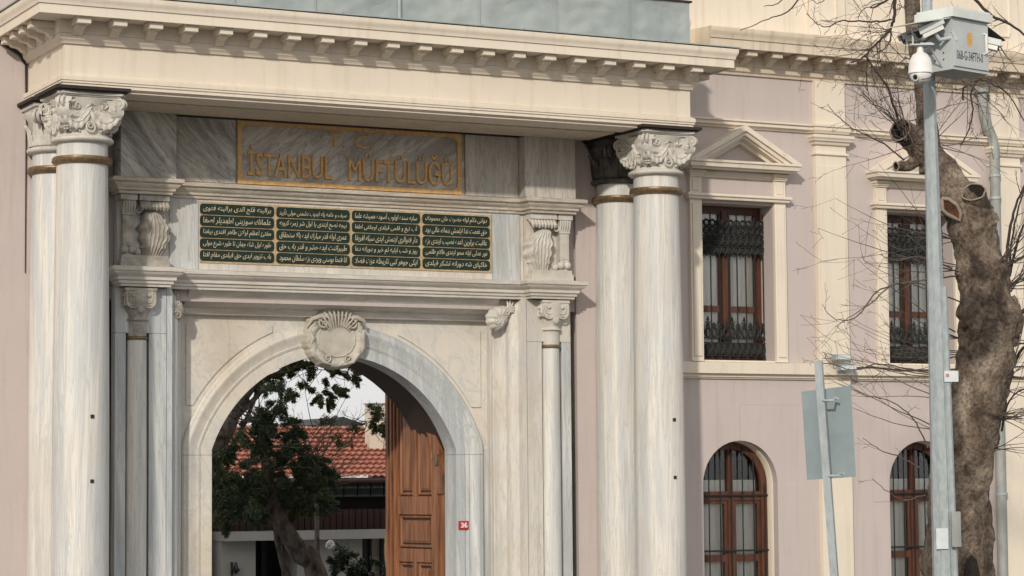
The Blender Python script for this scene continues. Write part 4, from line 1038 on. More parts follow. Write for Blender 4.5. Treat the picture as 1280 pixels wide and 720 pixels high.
g.v = [tuple(ck+cu*(.045+(p[0]-a0)*sc)-cv*(.0155+p[2])+Zv*(.095+(p[1]-ys0)/hh*.085)) for p in g.v]
obj('code_lettering', g, 'black', door_, smooth=0, recalc=False)
# orange mark: small shield made of strokes
ce = ck+cu*.235-cv*.0155+Zv*.29
g = G()
g.add([tuple(ce+cu*x+Zv*z) for x, z in ((-.036, .05), (-.02, .066), (.02, .066), (.036, .05), (.036, -.045), (0, -.066), (-.036, -.045))], [list(range(7))]); obj('orange_mark', g, 'orange', door_, recalc=False)
g = G()
for dx, dz_ in ((0, .035), (-.012, .01), (.012, .01), (0, -.02)): g.obox(ce+cu*(dx-.008)-cv*.003+Zv*(dz_-.008), cu, cv, Zv, .016, .002, .018)
obj('orange_mark_detail', g, 'gold', door_)
# mounting plate with bolts on left face
g = G()
for dy, dz_ in ((.10, .10), (.10, .16), (.2, .10), (.12, .30), (.22, .33), (.33, .30)): g.ball(tuple(ck-cu*.004+cv*dy+Zv*dz_), .008, 6, 4)
tag(obj('bolts', g, 'black', cb), kind='stuff')
def bullet(o, d, lab, L=.30):
    # box camera with sunshield pointing along d
    d = d.normalized(); r = d.cross(Zv).normalized(); u = r.cross(d)
    t = thing('bullet_camera', o, lab, 'camera', 'bullet cameras beside the equipment cabinet')
    g = G().obox(o-r*.05-u*.045, d, r, u, L*.9, .10, .085); obj('camera_body', g, 'white', t)
    g = G().obox(o-r*.062+u*.045-d*.02, d, r, u, L*1.08, .124, .012); g.obox(o-r*.062-u*.0-d*.02, d, r, u, L*1.08, .008, .046); g.obox(o+r*.054-u*.0-d*.02, d, r, u, L*1.08, .008, .046); obj('sun_shield', g, 'cab_lid', t)
    e = o+d*(L*.9); g = G().tube([e-d*.01, e+d*.012], .036, 16); obj('lens', g, 'black', t)
    g = G().tube([o+d*.08-u*.045, o+d*.06-u*.12, o-d*.06-u*.15], .018, 8); g.obox(o-d*.10-r*.03-u*.19, d, r, u, .03, .06, .09); obj('bracket', g, 'cab', t)
bullet(ck-cu*.10+cv*.06+Zv*.40, (-cu*1.0+cv*.35-Zv*.50), 'white box camera under the left awning of the cabinet', .26)
bullet(ck-cu*.07+cv*.26+Zv*.37, (-cu*1.0+cv*.6-Zv*.45), 'white box camera behind the other one on the cabinet left side', .24)
bullet(ck+cu*(CW+.05)+cv*.14+Zv*.33, (cu*.62-cv*.75-Zv*.28), 'white box camera under the right awning of the cabinet', .20)
# dome camera
dc0 = at(1150.5, 76, 22.5)
dc = thing('dome_camera', dc0, 'white round dome camera hanging below the left side of the cabinet', 'camera')
g = G().lathe([(.0, .14), (.028, .14), (.030, .09), (.035, .075), (.070, .055), (.095, .01), (.108, -.045), (.110, -.10), (.113, -.105), (.113, -.118), (.100, -.12)], dc0.x, dc0.y, 32); g.v = [(x, y, z+dc0.z) for x, y, z in g.v]; obj('housing', g, 'white', dc, smooth=50)
g = G().ball((dc0.x, dc0.y, dc0.z-.125), .100, 28, 18, 1, 1, .95); obj('dome', g, 'white', dc, smooth=80)
ld = (-rt*.62-fw*.75-Zv*.20).normalized(); lc = Vector((dc0.x, dc0.y, dc0.z-.135))+ld*.088
g = G().tube([lc-ld*.02, lc+ld*.012], .036, 16); obj('lens_ring', g, 'cab_lid', dc); g = G().tube([lc, lc+ld*.016], .022, 16); obj('lens', g, 'black', dc)
g = G().tube([Vector((dc0.x, dc0.y, dc0.z-.122))+(rt*cos(a_)-fw*sin(a_))*.101+Zv*(-.055*sin(a_)) for a_ in [pi*.05+k*pi*.5/9 for k in range(10)]], .004, 5); obj('dome_seam', g, 'black', dc)
# dome arm: triangular plate bracket to the cabinet
top = dc0+Zv*.14
g = G().obox(top-rt*.10-fw*.06, rt, fw, Zv, .22, .12, .012); g.tube([top+Zv*.01, top+Zv*.01+rt*.1, ck-cu*.002+cv*.3+Zv*.18], .02, 8)
g.obox(top+Zv*.012-rt*.075-fw*.03, rt, fw, Zv, .012, .06, .14); g.tube([top+rt*.08, ck-cu*.0+cv*.12+Zv*.03], .008, 6); obj('arm', g, 'cab', dc)
g = G().tube([top-rt*.12+Zv*.10, top+Zv*.13, top+rt*.10+Zv*.12], .006, 6); g.tube([top-rt*.11+Zv*.03, top+rt*.04+Zv*.03, top+rt*.1+Zv*.08], .010, 6); obj('cable', g, 'black', dc)

# ------------------------------------------------------------------ road sign seen from behind
b0, b1 = at(1043, 720, 14), at(1023, 451, 14)
ds = (b1-b0)/(b1.z-b0.z)
def sz(z): return b0+ds*(z-b0.z)
rs = thing('road_sign', sz(0), 'back of a grey square road sign on a leaning galvanised post', 'road sign')
g = G(); q = .029
ringp = [sz(0), sz(1.5), b1]
g.tube(ringp, .030, 4); obj('post', g, 'galv', rs, smooth=0)
c0, c1, c2, c3 = at(1002, 489.5, 14.08), at(1063.5, 482, 14.08), at(1070, 596, 14.08), at(1009, 600, 14.08)
n = (c1-c0).cross(c3-c0).normalized()*.006
if n.dot(fw) < 0: n = -n
g = G().add([c0, c1, c2, c3, c0+n, c1+n, c2+n, c3+n], [(0, 1, 2, 3), (7, 6, 5, 4), (0, 4, 5, 1), (1, 5, 6, 2), (2, 6, 7, 3), (3, 7, 4, 0)]); obj('sign_plate', g, 'sign_back', rs)
for (px_, py_) in ((1033, 500), (1040, 594)):
    c = at(px_, py_, 14.02)
    g = G().tube([c-rt*.045-Zv*.01, c-fw*.05-rt*.02, c-fw*.05+rt*.03, c+rt*.05+Zv*.012, c+rt*.07+Zv*.004], .007, 6); obj('clamp', g, 'galv', rs)

# ------------------------------------------------------------------ plane tree in front of the right windows
TD = 28.0
tree = thing('plane_tree', (at(1200, 700, TD).x, at(1200, 700, TD).y, 0), 'gnarled pollarded plane tree with a hollow trunk and bare shoots behind the pole', 'tree')
def ptree(px, py, dd=0.): return at(px, py, TD+dd)
def organic(pts, rad_, n=28, sub=6, amp=.16, freq=3.2, seed=0, cap=False, close=True):
    # smooth path, lumpy rings
    P_ = [Vector(p) for p in pts]; out = []; rr = []
    for i in range(len(P_)-1):
        p0, p1, p2, p3 = P_[max(i-1, 0)], P_[i], P_[i+1], P_[min(i+2, len(P_)-1)]
        for k in range(sub):
            t = k/sub; out.append(.5*((2*p1)+(p2-p0)*t+(2*p0-5*p1+4*p2-p3)*t*t+(3*p1-p0-3*p2+p3)*t**3)); rr.append(rad_[i]+(rad_[i+1]-rad_[i])*(t*t*(3-2*t)))
    out.append(P_[-1]); rr.append(rad_[-1])
    g = G().tube(out, rr, n)
    k = len(out)
    for i in range(k):
        for j in range(n):
            v = Vector(g.v[i*n+j]); d = v-out[i]
            f = 1+amp*(noise.noise(v*freq+Vector((seed, 0, 0)))*1.2+.55*noise.noise(v*freq*2.7)+.32*noise.noise(v*freq*6.5))
            g.v[i*n+j] = tuple(out[i]+d*f)
    return g
K = 1/111.
edgesT = [(740, 1156, 1246), (715, 1156, 1243), (680, 1157, 1239), (640, 1159, 1236), (600, 1163, 1238), (560, 1172, 1243), (520, 1181, 1252), (490, 1187, 1258), (460, 1194, 1264), (430, 1200, 1270), (405, 1200, 1274), (390, 1198, 1272), (370, 1199, 1266), (345, 1197, 1261), (320, 1198, 1252), (300, 1192, 1248), (280, 1184, 1245), (262, 1186, 1243), (250, 1196, 1241)]
pts = [ptree((a+b)/2, y) for y, a, b in edgesT]; rr = [(b-a)/2*K for y, a, b in edgesT]
base = Vector((pts[0].x, pts[0].y, 0))
tg = organic([base-Zv*.1, base+Zv*.5]+pts, [.55, .44]+rr, 44, 6, .17, 3.4)
obj('trunk', tg, 'bark', tree, smooth=70)
# knobs on the trunk
g = G()
for (px_, py_, r, dd) in ((1257, 398, .19, -.1), (1260, 422, .16, -.05), (1238, 384, .17, -.16), (1217, 396, .16, -.18), (1208, 420, .12, -.1), (1204, 340, .10, -.08), (1244, 345, .12, -.05), (1254, 470, .13, .0), (1228, 655, .14, -.1), (1200, 285, .12, -.05)):
    c = ptree(px_, py_, dd); o = len(g.v); g.ball(tuple(c), r, 18, 14)
    for i in range(o, len(g.v)):
        v = Vector(g.v[i]); q_ = v-c; g.v[i] = tuple(c+Vector((q_.x*.75, q_.y*.75, q_.z*1.5))*(1+.6*noise.noise(v*5)+.4*noise.noise(v*11)+.2*noise.noise(v*25)))
    obj('burr', g, 'bark', tree, smooth=70); g = G()
# main limb going up-left, then up behind the pole
obj('limb', organic([ptree(1222, 290, .05), ptree(1200, 252, .05), ptree(1183, 222, .1), ptree(1170, 200, .12), ptree(1155, 188, .1), ptree(1143, 176, .1), ptree(1134, 166, .1)], [.26, .22, .18, .16, .17, .16, .11], 26, 6, .20, 4.5, 3), 'bark', tree, smooth=70)
obj('limb', organic([ptree(1166, 215, .15), ptree(1160, 170, .2), ptree(1156, 120, .25), ptree(1150, 80, .25), ptree(1143, 40, .3), ptree(1139, -10, .3), ptree(1136, -60, .3)], [.15, .12, .105, .10, .095, .09, .08], 18, 6, .16, 5, 8), 'bark', tree, smooth=70)
obj('limb', organic([ptree(1145, 200, .1), ptree(1135, 207, .05), ptree(1124, 208, 0)], [.08, .07, .055], 16, 5, .2, 6, 1), 'bark', tree, smooth=70)
# cut stubs with dark hollow ends
def stub(a, b, r, seed):
    g = organic([a, (a+b)/2, b], [r*1.15, r*1.05, r], 24, 6, .14, 5, seed); g.f.pop(); o = obj('limb_stub', g, 'bark', tree, smooth=70)
    d = (b-a).normalized(); ax = d.orthogonal().normalized(); bx_ = d.cross(ax)
    ringv = [b+d*.012+(ax*cos(2*pi*k/24)+bx_*sin(2*pi*k/24))*r*(.98+.12*noise.noise(Vector((cos(2*pi*k/24)*2, sin(2*pi*k/24)*2, seed)))) for k in range(24)]
    g = G().tube(ringv+[ringv[0]], [.009+.006*abs(noise.noise(v_*9)) for v_ in ringv+[ringv[0]]], 6); obj('callus_rim', g, 'twig_pale', tree, smooth=70)
    g = G(); g.add([tuple(p-d*.0) for p in ringv]+[tuple(b-d*r*1.6)], [(k, (k+1) % 24, 24) for k in range(24)])
    obj('hollow', g, 'rot', tree)
M['twig_pale'] = simple('pale_callus', (.30, .25, .19), .85, 0, .4, 12, .3)
M['rot'] = simple('rotten_heartwood', (.022, .014, .010), .95, 0, .6, 22, .8, c2=(.008, .006, .005))
M['rust_rot'] = simple('rusty_heartwood', (.13, .045, .022), .95, 0, .7, 16, .8, c2=(.02, .012, .009))
stub(ptree(1222, 262, -.05), ptree(1217, 241, -.22), .135, 2)
stub(ptree(1140, 172, .1), ptree(1126, 163, -.06), .13, 5)
stub(ptree(1134, 208, .03), ptree(1121, 208, -.05), .05, 7)
# torn wound in the fork and hollow at the foot
def wound(poly, dd, mat, name):
    c = Vector(); P_ = [ptree(x, y, dd) for x, y in poly]
    for p_ in P_: c += p_
    c /= len(P_); cc_ = c+fw*.05
    g = G(); n = len(P_); g.add(P_+[cc_], [(k, (k+1) % n, n) for k in range(n)]); g.tube(P_+[P_[0]], .02, 6)
    o = obj(name, g, mat, tree, smooth=0); return o
g = G(); wp = [ptree(x, y, -.235) for x, y in ((1177, 248), (1186, 249), (1196, 256), (1201, 266), (1200, 276), (1192, 272), (1184, 268), (1178, 262))]
c = sum(wp, Vector())/8
g.add(wp+[c+fw*.03], [(k, (k+1) % 8, 8) for k in range(8)]); obj('wound', g, 'rust_rot', tree, smooth=0)
g = G().tube(wp+[wp[0]], .022, 7); obj('callus_rim', g, 'twig_pale', tree, smooth=70)
g = G(); wp = [ptree(x, y, -.47) for x, y in ((1203, 735), (1206, 716), (1210, 700), (1216, 694), (1221, 700), (1224, 712), (1228, 735))]
g.add(wp, [list(range(7))]); g.add([p_+fw*.25 for p_ in wp]+wp, [(k, k+1, 7+k+1, 7+k) for k in range(6)]); obj('hollow', g, 'rot', tree, smooth=0)
# twigs
def shoot(g, p, d, L, r, bend, n=9, kids=0, curl=.25, sides=4):
    pts = [p.copy()]; rr = [r]; d = d.normalized(); st = L/n
    for i in range(n):
        d = (d+bend*(1/n)+Vector((rnd.uniform(-1, 1), rnd.uniform(-1, 1), rnd.uniform(-1, 1)))*curl*.32).normalized()
        p = p+d*st; pts.append(p.copy()); rr.append(max(r*(1-.8*(i+1)/n), .0022))
        if kids and i > 1 and rnd.random() < kids:
            s_ = (d+Vector((rnd.uniform(-1, 1), rnd.uniform(-.5, .5), rnd.uniform(-1, 1)))*1.1).normalized()
            shoot(g, p, s_, L*rnd.uniform(.2, .45), rr[-1]*.65, bend*.6, 6, kids*.55, curl*1.2, 3)
    g.tube(pts, rr, sides, cap=False)
tw = G()
def seeds(lst, cnt, dirf, L, r, bend, kids=.35, curl=.3):
    for k in range(cnt):
        a = rnd.choice(lst); p = ptree(a[0]+rnd.uniform(-4, 4), a[1]+rnd.uniform(-5, 5), rnd.uniform(-.35, .1))
        dx, dz_, dy = dirf(); shoot(tw, p, rt*dx+Zv*dz_+fw*dy, rnd.uniform(*L), rnd.uniform(*r), bend, 11, kids, curl)
U_ = rnd.uniform
# left-going shoots over the right-hand window
seeds([(1200, 300), (1198, 335), (1200, 380), (1196, 420), (1188, 300)], 14, lambda: (-1, U_(-.25, .55), U_(-.4, .3)), (.7, 1.7), (.005, .009), Vector((0, 0, .35)))
seeds([(1190, 470), (1184, 500), (1178, 540)], 9, lambda: (-1, U_(-.1, .5), U_(-.4, .3)), (.8, 1.6), (.004, .008), Vector((0, 0, .3)))
seeds([(1200, 440)], 5, lambda: (-1, U_(-.6, .1), U_(-.3, .3)), (.9, 1.6), (.004, .007), Vector((0, 0, .5)))
# right-going shoots
seeds([(1252, 330), (1262, 360), (1270, 400), (1268, 430), (1258, 470)], 38, lambda: (U_(.4, 1), U_(-.2, 1.1), U_(-.4, .3)), (.5, 1.3), (.005, .010), Vector((0, 0, .6)))
seeds([(1255, 490), (1250, 520), (1243, 560)], 22, lambda: (1, U_(-.5, .4), U_(-.4, .3)), (.4, .9), (.004, .007), Vector((0, 0, .15)))
# knob and fork
seeds([(1128, 160), (1135, 172), (1145, 180)], 22, lambda: (U_(-1, .3), U_(-.2, 1), U_(-.5, .3)), (.4, 1.1), (.004, .008), Vector((0, 0, .3)), .4, .4)
seeds([(1160, 140), (1156, 100), (1160, 180)], 18, lambda: (U_(-.9, 1), U_(-.3, .8), U_(-.4, .3)), (.5, 1.2), (.004, .008), Vector((0, 0, .2)), .4, .5)
# shoots coming down from above the frame, right of the pole
seeds([(1190, 90), (1210, 95), (1235, 100), (1250, 60), (1262, 100), (1200, 60)], 24, lambda: (U_(-1, 1), U_(-1, .2), U_(-.4, .3)), (.5, 1.2), (.004, .009), Vector((0, 0, -.4)), .5, .6)
seeds([(1120, 10), (1095, 60), (1105, 80), (1080, 85), (1112, 40), (1130, 70)], 32, lambda: (U_(-1, .6), U_(-.9, .5), U_(-.4, .3)), (.3, .95), (.003, .006), Vector((0, 0, -.1)), .45, .6)
obj('twigs', tw, 'twig', tree, smooth=0, recalc=False)['kind'] = 'stuff'
# drawn branches
def branch(lst, r0, r1, dd=.0, kids=.3, mat='dark_twig'):
    P_ = [ptree(x, y, dd) for x, y in lst]; out = []
    for i in range(len(P_)-1):
        p0, p1, p2, p3 = P_[max(i-1, 0)], P_[i], P_[i+1], P_[min(i+2, len(P_)-1)]
        for k in range(5):
            t = k/5; out.append(.5*((2*p1)+(p2-p0)*t+(2*p0-5*p1+4*p2-p3)*t*t+(3*p1-p0-3*p2+p3)*t**3)+Vector((rnd.uniform(-1, 1), 0, rnd.uniform(-1, 1)))*.008)
    out.append(P_[-1]); n = len(out); rr = [r0+(r1-r0)*i/(n-1) for i in range(n)]
    g = G().tube(out, rr, 6)
    for i in range(2, n-1):
        if rnd.random() < kids:
            d = (out[i]-out[i-1]).normalized(); s_ = (d+Vector((rnd.uniform(-1, 1), rnd.uniform(-.4, .4), rnd.uniform(-1, 1)))*1.0).normalized()
            shoot(g, out[i], s_, rnd.uniform(.15, .5), rr[i]*.55, Vector((0, 0, .1)), 7, .3, .5, 3)
    obj('branch', g, mat, tree, smooth=0, recalc=False)
branch([(1139, -30), (1120, -8), (1118, 18), (1113, 36), (1100, 50), (1088, 62), (1078, 72), (1064, 78)], .022, .008)
branch([(1136, -20), (1100, 6), (1088, 10)], .016, .008)
branch([(1113, 34), (1113, 50), (1104, 62), (1090, 72)], .012, .005)
branch([(1080, 68), (1096, 90), (1109, 108), (1116, 128), (1123, 150), (1128, 162)], .010, .018)
branch([(1115, 25), (1090, 27), (1064, 26), (1048, 27), (1036, 33), (1022, 30), (1008, 17)], .011, .004)
branch([(1072, 24), (1080, 12), (1098, 4)], .004, .006)
branch([(1003, -6), (985, 14), (960, 24), (925, 38)], .010, .004, kids=.1)
branch([(985, -6), (972, 4), (955, 8)], .008, .004, kids=.1)
branch([(1034, -4), (1022, 4), (1012, -4)], .005, .004, kids=.1)
branch([(1290, 50), (1262, 30), (1240, 20), (1215, -5)], .012, .02)
branch([(1285, 160), (1262, 120), (1240, 105), (1222, 100), (1205, 110), (1204, 125)], .006, .014)
branch([(1222, 100), (1214, 118), (1216, 140), (1210, 165), (1200, 182)], .012, .006)
branch([(1258, 330), (1262, 290), (1272, 250), (1290, 215)], .022, .010)
branch([(1262, 345), (1272, 300), (1290, 262)], .020, .010)
branch([(1262, 330), (1268, 280), (1282, 232)], .016, .008)
branch([(1268, 395), (1285, 385)], .03, .02)
branch([(1262, 470), (1275, 440), (1290, 425)], .02, .012)
branch([(1252, 540), (1262, 500), (1290, 480)], .014, .008)
branch([(1190, 335), (1150, 322), (1120, 325), (1100, 318)], .010, .004, -.3, mat='twig')
branch([(1165, 360), (1135, 352), (1110, 360), (1090, 378), (1060, 398), (1044, 408)], .009, .003, -.3, mat='twig')
branch([(1195, 345), (1150, 350), (1100, 362), (1072, 395), (1050, 400), (1035, 392), (1028, 380)], .010, .003, -.3, mat='twig')
branch([(1180, 470), (1140, 462), (1100, 455), (1070, 462), (1040, 455), (1030, 442)], .010, .003, -.4, mat='twig')
branch([(1160, 560), (1140, 522), (1110, 500), (1080, 494), (1062, 480)], .010, .003, -.4, mat='twig')
branch([(1150, 585), (1128, 572), (1100, 562), (1078, 548)], .009, .003, -.4, mat='twig')
branch([(1156, 618), (1130, 625), (1110, 615), (1090, 598)], .008, .003, -.4, mat='twig')
branch([(1130, 200), (1105, 180), (1082, 168), (1065, 160), (1042, 140), (1034, 130)], .010, .003, -.1)
branch([(1128, 170), (1110, 140), (1090, 130), (1076, 118)], .009, .003, -.1)

# ------------------------------------------------------------------ courtyard seen through the arch
CY = 18.0
def cp(px, py, Y=CY): return atY(px, py, Y)
ch = thing('courtyard_house', (cp(400, 700).x, CY, -2.35), 'low white courtyard house with brown board band under a red tiled roof', 'house')
xl, xr = cp(225, 660).x-10.0, cp(560, 660).x
zb1, zb0 = cp(380, 663).z, cp(380, 674).z
g = G().box(cp(268, 670).x, xr, CY-.6, CY+1.0, zb0, zb1); obj('canopy_band', g, 'plaster', ch)
g = G().box(cp(270, 700).x, cp(313, 700).x, CY-.3, CY+.5, -2.35, zb0); obj('wall_pier', g, 'plaster', ch)
g = G().box(xl, cp(252, 700).x, CY-.2, CY+.5, -2.35, zb0+.2); obj('wall_pier', g, 'plaster', ch)
g = G().box(cp(366, 700).x, cp(447, 700).x, CY-.25, CY+.5, -2.35, zb0); obj('wall_pier', g, 'plaster', ch)
g = G().box(xl, xr, CY+.9, CY+1.2, -2.35, zb0); obj('rear_wall', g, 'slate', ch)
for a, b in ((326, 362), (452, 482), (255, 268)):
    x0, x1 = cp(a, 700, CY+.7).x, cp(b, 700, CY+.7).x; f = obj('window', G().box(x0, x0+.12, CY+.66, CY+.76, -2.35, zb0).box(x1-.12, x1, CY+.66, CY+.76, -2.35, zb0).box(x0+.12, x1-.12, CY+.66, CY+.76, .35, .5), 'black', ch)
    obj('pane', G().box(x0+.12, x1-.12, CY+.70, CY+.71, -2.35, .35), 'glass', f); obj('curtain', G().box(x0+.15, x0+.15+(x1-x0)*.35, CY+.78, CY+.80, -2.35, .30), 'curtain', f)
# brown boards
z0, z1 = zb1, cp(400, 637, CY+.3).z
nb_ = 110; x0 = xl; w = (xr-xl)/nb_
bm_ = mesh('board', G().box(0, w-.02, 0, .05, 0, z1-z0), 'cladding')
for k in range(nb_):
    o = link('board', bm_, ch); o.location = Vector((x0+k*w, CY+.3+.004*(k % 2), z0))-wloc(ch)
obj('rear_band', G().box(xl, xr, CY+.36, CY+.6, z0, cp(400, 600, CY).z), 'dark', ch)
zs0, zs1 = cp(440, 621, CY-.0).z, cp(440, 599, CY-.0).z
nb_ = 52; w = (xr-xl)/nb_; pm = mesh('fascia_panel', G().box(0, w-.03, 0, .05, 0, zs1-zs0), 'slate')
for k in range(nb_):
    o = link('fascia_panel', pm, ch); o.location = Vector((xl+k*w, CY-.1, zs0))-wloc(ch)
obj('fascia_backing', G().box(xl, xr, CY-.03, CY+.36, zs0+.01, zs1-.01), 'dark', ch)
# tiled roof: rows of curved tiles
ze, zr = zs1+.0, cp(420, 534, CY+1.9).z
def roof(u, v):
    X_ = xl+(xr-xl)*u; row = v*12; fr_ = row-math.floor(row)
    return (X_, CY-.45+2.4*v-.10*(1-fr_)*.6, ze+(zr-ze)*v+.035*abs(sin(X_*pi/.15))+.05*(1-fr_))
g = G(); nr = 12; nc = int((xr-xl)/.025)
vs = []; 
for r_ in range(nr):
    for e in (0, .999):
        for i in range(nc+1): vs.append(roof(i/nc, (r_+e)/nr))
g.add(vs, [(j*(nc+1)+i, j*(nc+1)+i+1, (j+1)*(nc+1)+i+1, (j+1)*(nc+1)+i) for j in range(2*nr-1) for i in range(nc)])
ro = obj('roof_tiles', g, 'tile', ch, smooth=0, recalc=False); ro['kind'] = 'stuff'
obj('gutter', G().tube([(xl, CY-.5, ze-.03), (xr, CY-.5, ze-.03)], .06, 8), 'cladding', ch)
wl = thing('wall_lamp', cp(291, 711, CY-.3), 'small black wall lamp on the white pier left of the leaning trunk', 'wall lamp')
p = cp(291, 711, CY-.3)
obj('backplate', G().box(p.x-.05, p.x-.02, p.y-.06, p.y, p.z-.14, p.z+.14), 'black', wl); obj('shade', G().lathe([(.02, .14), (.05, .02), (.10, -.02), (.02, -.10)], 0, 0, 12).xf(Matrix.Translation((p.x+.03, p.y-.1, p.z))), 'black', wl)
# cream gable building to the right behind
gb = thing('gable_house', (cp(500, 560, 19.5).x, 19.5, -2.35), 'cream rendered building side rising behind the red tiled roof', 'house')
gy_ = CY+.75
a, b = cp(463, 560, gy_).x, cp(458, 560, gy_).x+4
g = G().prism([(a, cp(458, 582, gy_).z), (b, cp(520, 594, gy_).z), (b, cp(458, 505, gy_).z), (a, cp(458, 505, gy_).z)], gy_, gy_+.3); obj('wall', g, 'plaster_warm', gb)
g = G().box(a-.03, b, gy_-.03, gy_+.33, cp(458, 505, gy_).z, cp(458, 503.5, gy_).z); obj('wall_coping', g, 'plaster', gb)
g = G().box(a+.05, b-.05, gy_+.05, gy_+.25, -2.35, cp(458, 588, gy_).z); obj('base_wall', g, 'plaster_warm', gb)

# distant house
fh = thing('far_house', (cp(430, 540, 70).x, 70, -6), 'distant pale blue grey house above the tiled roof', 'house')
a, b = cp(408, 540, 70).x, cp(446, 540, 70).x
obj('wall', G().box(a, b, 70, 76, -6, cp(430, 531, 70).z), 'plaster', fh); obj('roof', G().prism([(a-.4, cp(430, 531, 70).z), (b+.4, cp(430, 531, 70).z), ((a+b)/2, cp(430, 521, 70).z)], 69.8, 76), 'slate', fh)

# evergreen with leaning trunk
def crown(g, clumps, count, size, seed, spray=.26):
    r_ = random.Random(seed)
    def ball():
        while True:
            q = Vector((r_.uniform(-1, 1), r_.uniform(-1, 1), r_.uniform(-1, 1)))
            if q.length < 1: return q
    for (c, rad_, wgt) in clumps:
        n = int(count*wgt); ns = max(5, int(26*max(.3, wgt)))
        for q_ in range(ns):
            q = ball(); q = q.normalized()*(q.length**.45) if q.length > 0 else q
            cc = Vector((q.x*rad_[0], q.y*rad_[1], q.z*rad_[2])); c2 = Vector(c)+cc*1.05
            d = (Vector((cc.x, cc.y, cc.z*.5))+Vector((r_.uniform(-.3, .3), r_.uniform(-.3, .3), r_.uniform(-.35, .1)))).normalized()
            e1 = d.orthogonal().normalized(); e2 = d.cross(e1); L = spray*r_.uniform(.7, 1.5); wd = L*r_.uniform(.22, .42)
            for k in range(n//ns):
                t = r_.random(); p = c2+d*(L*(t-.4))+(e1*r_.gauss(0, .5)+e2*r_.gauss(0, .5))*wd*(1.15-t)-Vector((0, 0, .12*L*t*t))
                a = (d*1.2+Vector((r_.gauss(0, .7), r_.gauss(0, .7), r_.gauss(0, .5)))).normalized(); b = a.cross(Vector((r_.gauss(0, 1), r_.gauss(0, 1), r_.gauss(0, 1)))).normalized(); s_ = size*r_.uniform(.6, 1.4)
                o = len(g.v); g.v += [tuple(p-b*s_*.10), tuple(p+a*s_*.6-b*s_*.13), tuple(p+a*s_), tuple(p+b*s_*.13+a*s_*.5)]; g.f.append([o, o+1, o+2, o+3])
TY = 8.0
def tp(x, y, Y=TY): return atY(x, y, Y)
ev = thing('evergreen_tree', (tp(400, 720).x, TY, -2.3), 'dark evergreen with a leaning rough trunk in the courtyard behind the arch', 'tree')
gb_ = tp(430, 790); gb_.z = -2.3
obj('trunk', organic([gb_, tp(395, 720), tp(378, 695), tp(362, 670), tp(350, 650), tp(341, 630), tp(335, 600), tp(330, 560), tp(322, 520)], [.24, .17, .165, .155, .14, .12, .10, .07, .04], 22, 6, .22, 3.5), 'bark_dark', ev, smooth=70)
obj('trunk', organic([tp(368, 790, TY+.4), tp(358, 720, TY+.4), tp(350, 690, TY+.3), tp(345, 660, TY+.2)], [.09, .075, .06, .05], 14, 5, .2, 4), 'bark_dark', ev, smooth=70)
mpx = 1/68.
def cl(x, y, rx, ry, w, dY=0.): return (tuple(tp(x, y, TY+dY)), (rx*mpx, max(rx, ry)*mpx*.8, ry*mpx), w)
g = G(); crown(g, [cl(345, 590, 55, 30, 1), cl(320, 615, 45, 22, .8), cl(375, 612, 42, 22, .7), cl(300, 575, 34, 26, .7), cl(345, 545, 38, 28, .8), cl(325, 530, 20, 16, .18), cl(372, 560, 20, 26, .35), cl(278, 640, 14, 30, .35, 1.), cl(268, 612, 12, 40, .4, 1.), cl(350, 495, 18, 16, .14), cl(392, 600, 24, 14, .3), cl(300, 640, 30, 12, .3), cl(380, 632, 30, 12, .35)], 17000, .062, 3, .24)
obj('crown', g, 'needle', ev, smooth=0, recalc=False)
g = G()
for k in range(26):
    a = rnd.choice([(340, 620), (335, 590), (330, 560), (325, 530)]); shoot(g, tp(*a), rt*rnd.uniform(-1, 1)+Zv*rnd.uniform(-.1, .8)+fw*rnd.uniform(-.4, .4), rnd.uniform(.5, 1.1), .02, Vector((0, 0, -.1)), 8, .3, .4)
obj('branches', g, 'bark_dark', ev, smooth=0, recalc=False)['kind'] = 'stuff'
# pine overhead
PY = 11.0
pn = thing('pine_tree', (tp(300, 700, PY).x, PY, -2.3), 'tall pine whose olive green boughs hang in the top of the arch', 'tree')
gb_ = tp(225, 700, PY); gb_.z = -2.3
obj('trunk', organic([gb_, tp(240, 620, PY), tp(268, 560, PY), tp(300, 500, PY), tp(325, 460, PY), tp(345, 420, PY), tp(350, 340, PY)], [.30, .22, .18, .15, .11, .09, .05], 18, 6, .2, 3), 'bark_dark', pn, smooth=70)
for lst, r0 in (([(296, 520), (325, 490), (330, 462), (350, 440)], .06), ([(300, 500), (340, 470), (390, 455), (430, 460)], .055), ([(290, 560), (310, 520), (320, 488), (318, 455)], .05), ([(292, 540), (280, 510), (300, 480)], .04), ([(345, 430), (400, 425), (450, 430), (500, 455)], .06), ([(300, 530), (330, 515), (345, 500)], .03)):
    P_ = [tp(x, y, PY) for x, y in lst]; obj('branch', organic(P_, [r0, r0*.8, r0*.6, r0*.35][:len(P_)] if len(P_) >= 3 else [r0, r0], 10, 6, .25, 5), 'bark_dark', pn, smooth=70)
mpx = 1/64.
def cl(x, y, rx, ry, w): return (tuple(tp(x, y, PY)), (rx*mpx, rx*mpx*.9, ry*mpx), w)
g = G(); crown(g, [cl(350, 455, 34, 13, .9), cl(400, 452, 34, 14, 1), cl(430, 458, 20, 20, .55), cl(405, 490, 22, 14, .45), cl(335, 478, 18, 8, .16), cl(362, 484, 20, 8, .18), cl(300, 503, 10, 6, .07), cl(276, 545, 12, 8, .10), cl(272, 560, 14, 26, .4), cl(472, 520, 12, 16, .22), cl(482, 535, 8, 12, .12), cl(370, 430, 60, 18, 1.0), cl(470, 430, 40, 20, .6), cl(410, 525, 8, 4, .03), cl(430, 550, 14, 6, .05), cl(448, 532, 8, 6, .04)], 10000, .060, 11, .2)
obj('crown', g, 'pine', pn, smooth=0, recalc=False)
g = G()
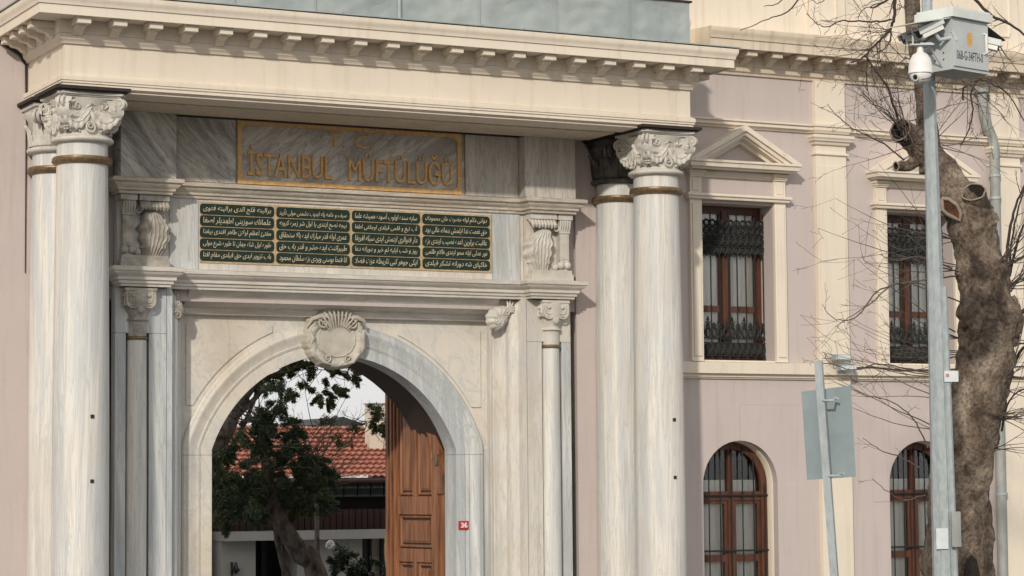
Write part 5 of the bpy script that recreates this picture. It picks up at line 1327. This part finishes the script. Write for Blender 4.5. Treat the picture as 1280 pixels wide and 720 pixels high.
for k in range(70):
    x, y = rnd.choice([(330, 470), (300, 510), (400, 455), (290, 540), (350, 450), (470, 530), (385, 560), (395, 540)])
    shoot(g, tp(x+rnd.uniform(-12, 12), y+rnd.uniform(-10, 10), PY), rt*rnd.uniform(-1, 1)+Zv*rnd.uniform(-.8, .8), rnd.uniform(.3, 1.1), .010, Vector((0, 0, .1)), 8, .4, .5, 3)
obj('twigs', g, 'dark_twig', pn, smooth=0, recalc=False)['kind'] = 'stuff'
# bare shrub
bt = thing('bare_tree', (tp(400, 720, 15).x, 15, -2.3), 'leafless pinkish tree with fine twigs in front of the tiled roof', 'tree')
g = G(); gb_ = tp(398, 700, 15); gb_.z = -2.3
g.tube([gb_, tp(396, 640, 15), tp(392, 590, 15)], [.07, .05, .035], 8); obj('trunk', g, 'bark_dark', bt)
g = G()
for k in range(42): shoot(g, tp(rnd.uniform(385, 400), rnd.uniform(560, 620), 15), rt*rnd.uniform(-.9, 1.1)+Zv*rnd.uniform(.1, 1), rnd.uniform(.7, 1.6), .016, Vector((0, 0, .1)), 9, .5, .35, 3)
obj('twigs', g, 'twig', bt, smooth=0, recalc=False)['kind'] = 'stuff'
# bush with a white flower
bs = thing('flowering_bush', (tp(440, 720, 12).x, 12, -2.3), 'dark glossy bush with one pale flower at the bottom of the arch', 'bush')
mpx = 1/61.
def cl(x, y, rx, ry, w): return (tuple(tp(x, y, 12)), (rx*mpx, rx*mpx*.8, ry*mpx), w)
g = G(); crown(g, [cl(432, 712, 17, 20, 1), cl(420, 700, 8, 8, .15), cl(428, 690, 8, 8, .15), cl(462, 716, 24, 14, .8), cl(440, 745, 34, 30, 1.5)], 1500, .10, 5, .14); obj('leaves', g, 'leaf', bs, smooth=0, recalc=False)
g = G(); b_ = tp(440, 760, 12); b_.z = -2.3
for q in ((408, 698), (413, 684), (430, 690), (455, 705)): g.tube([b_, tp(436, 720, 12), tp(*q, 12)], [.03, .015, .006], 5)
obj('stem', g, 'twig', bs)
p = tp(413, 681, 12); g = G()
for k in range(7): a_ = k*.9; g.ball((p.x+.05*cos(a_), p.y+.02*sin(a_*2), p.z+.045*sin(a_)), .05, 7, 5, 1, .5, 1)
obj('flower', g, 'white', bs, smooth=70)
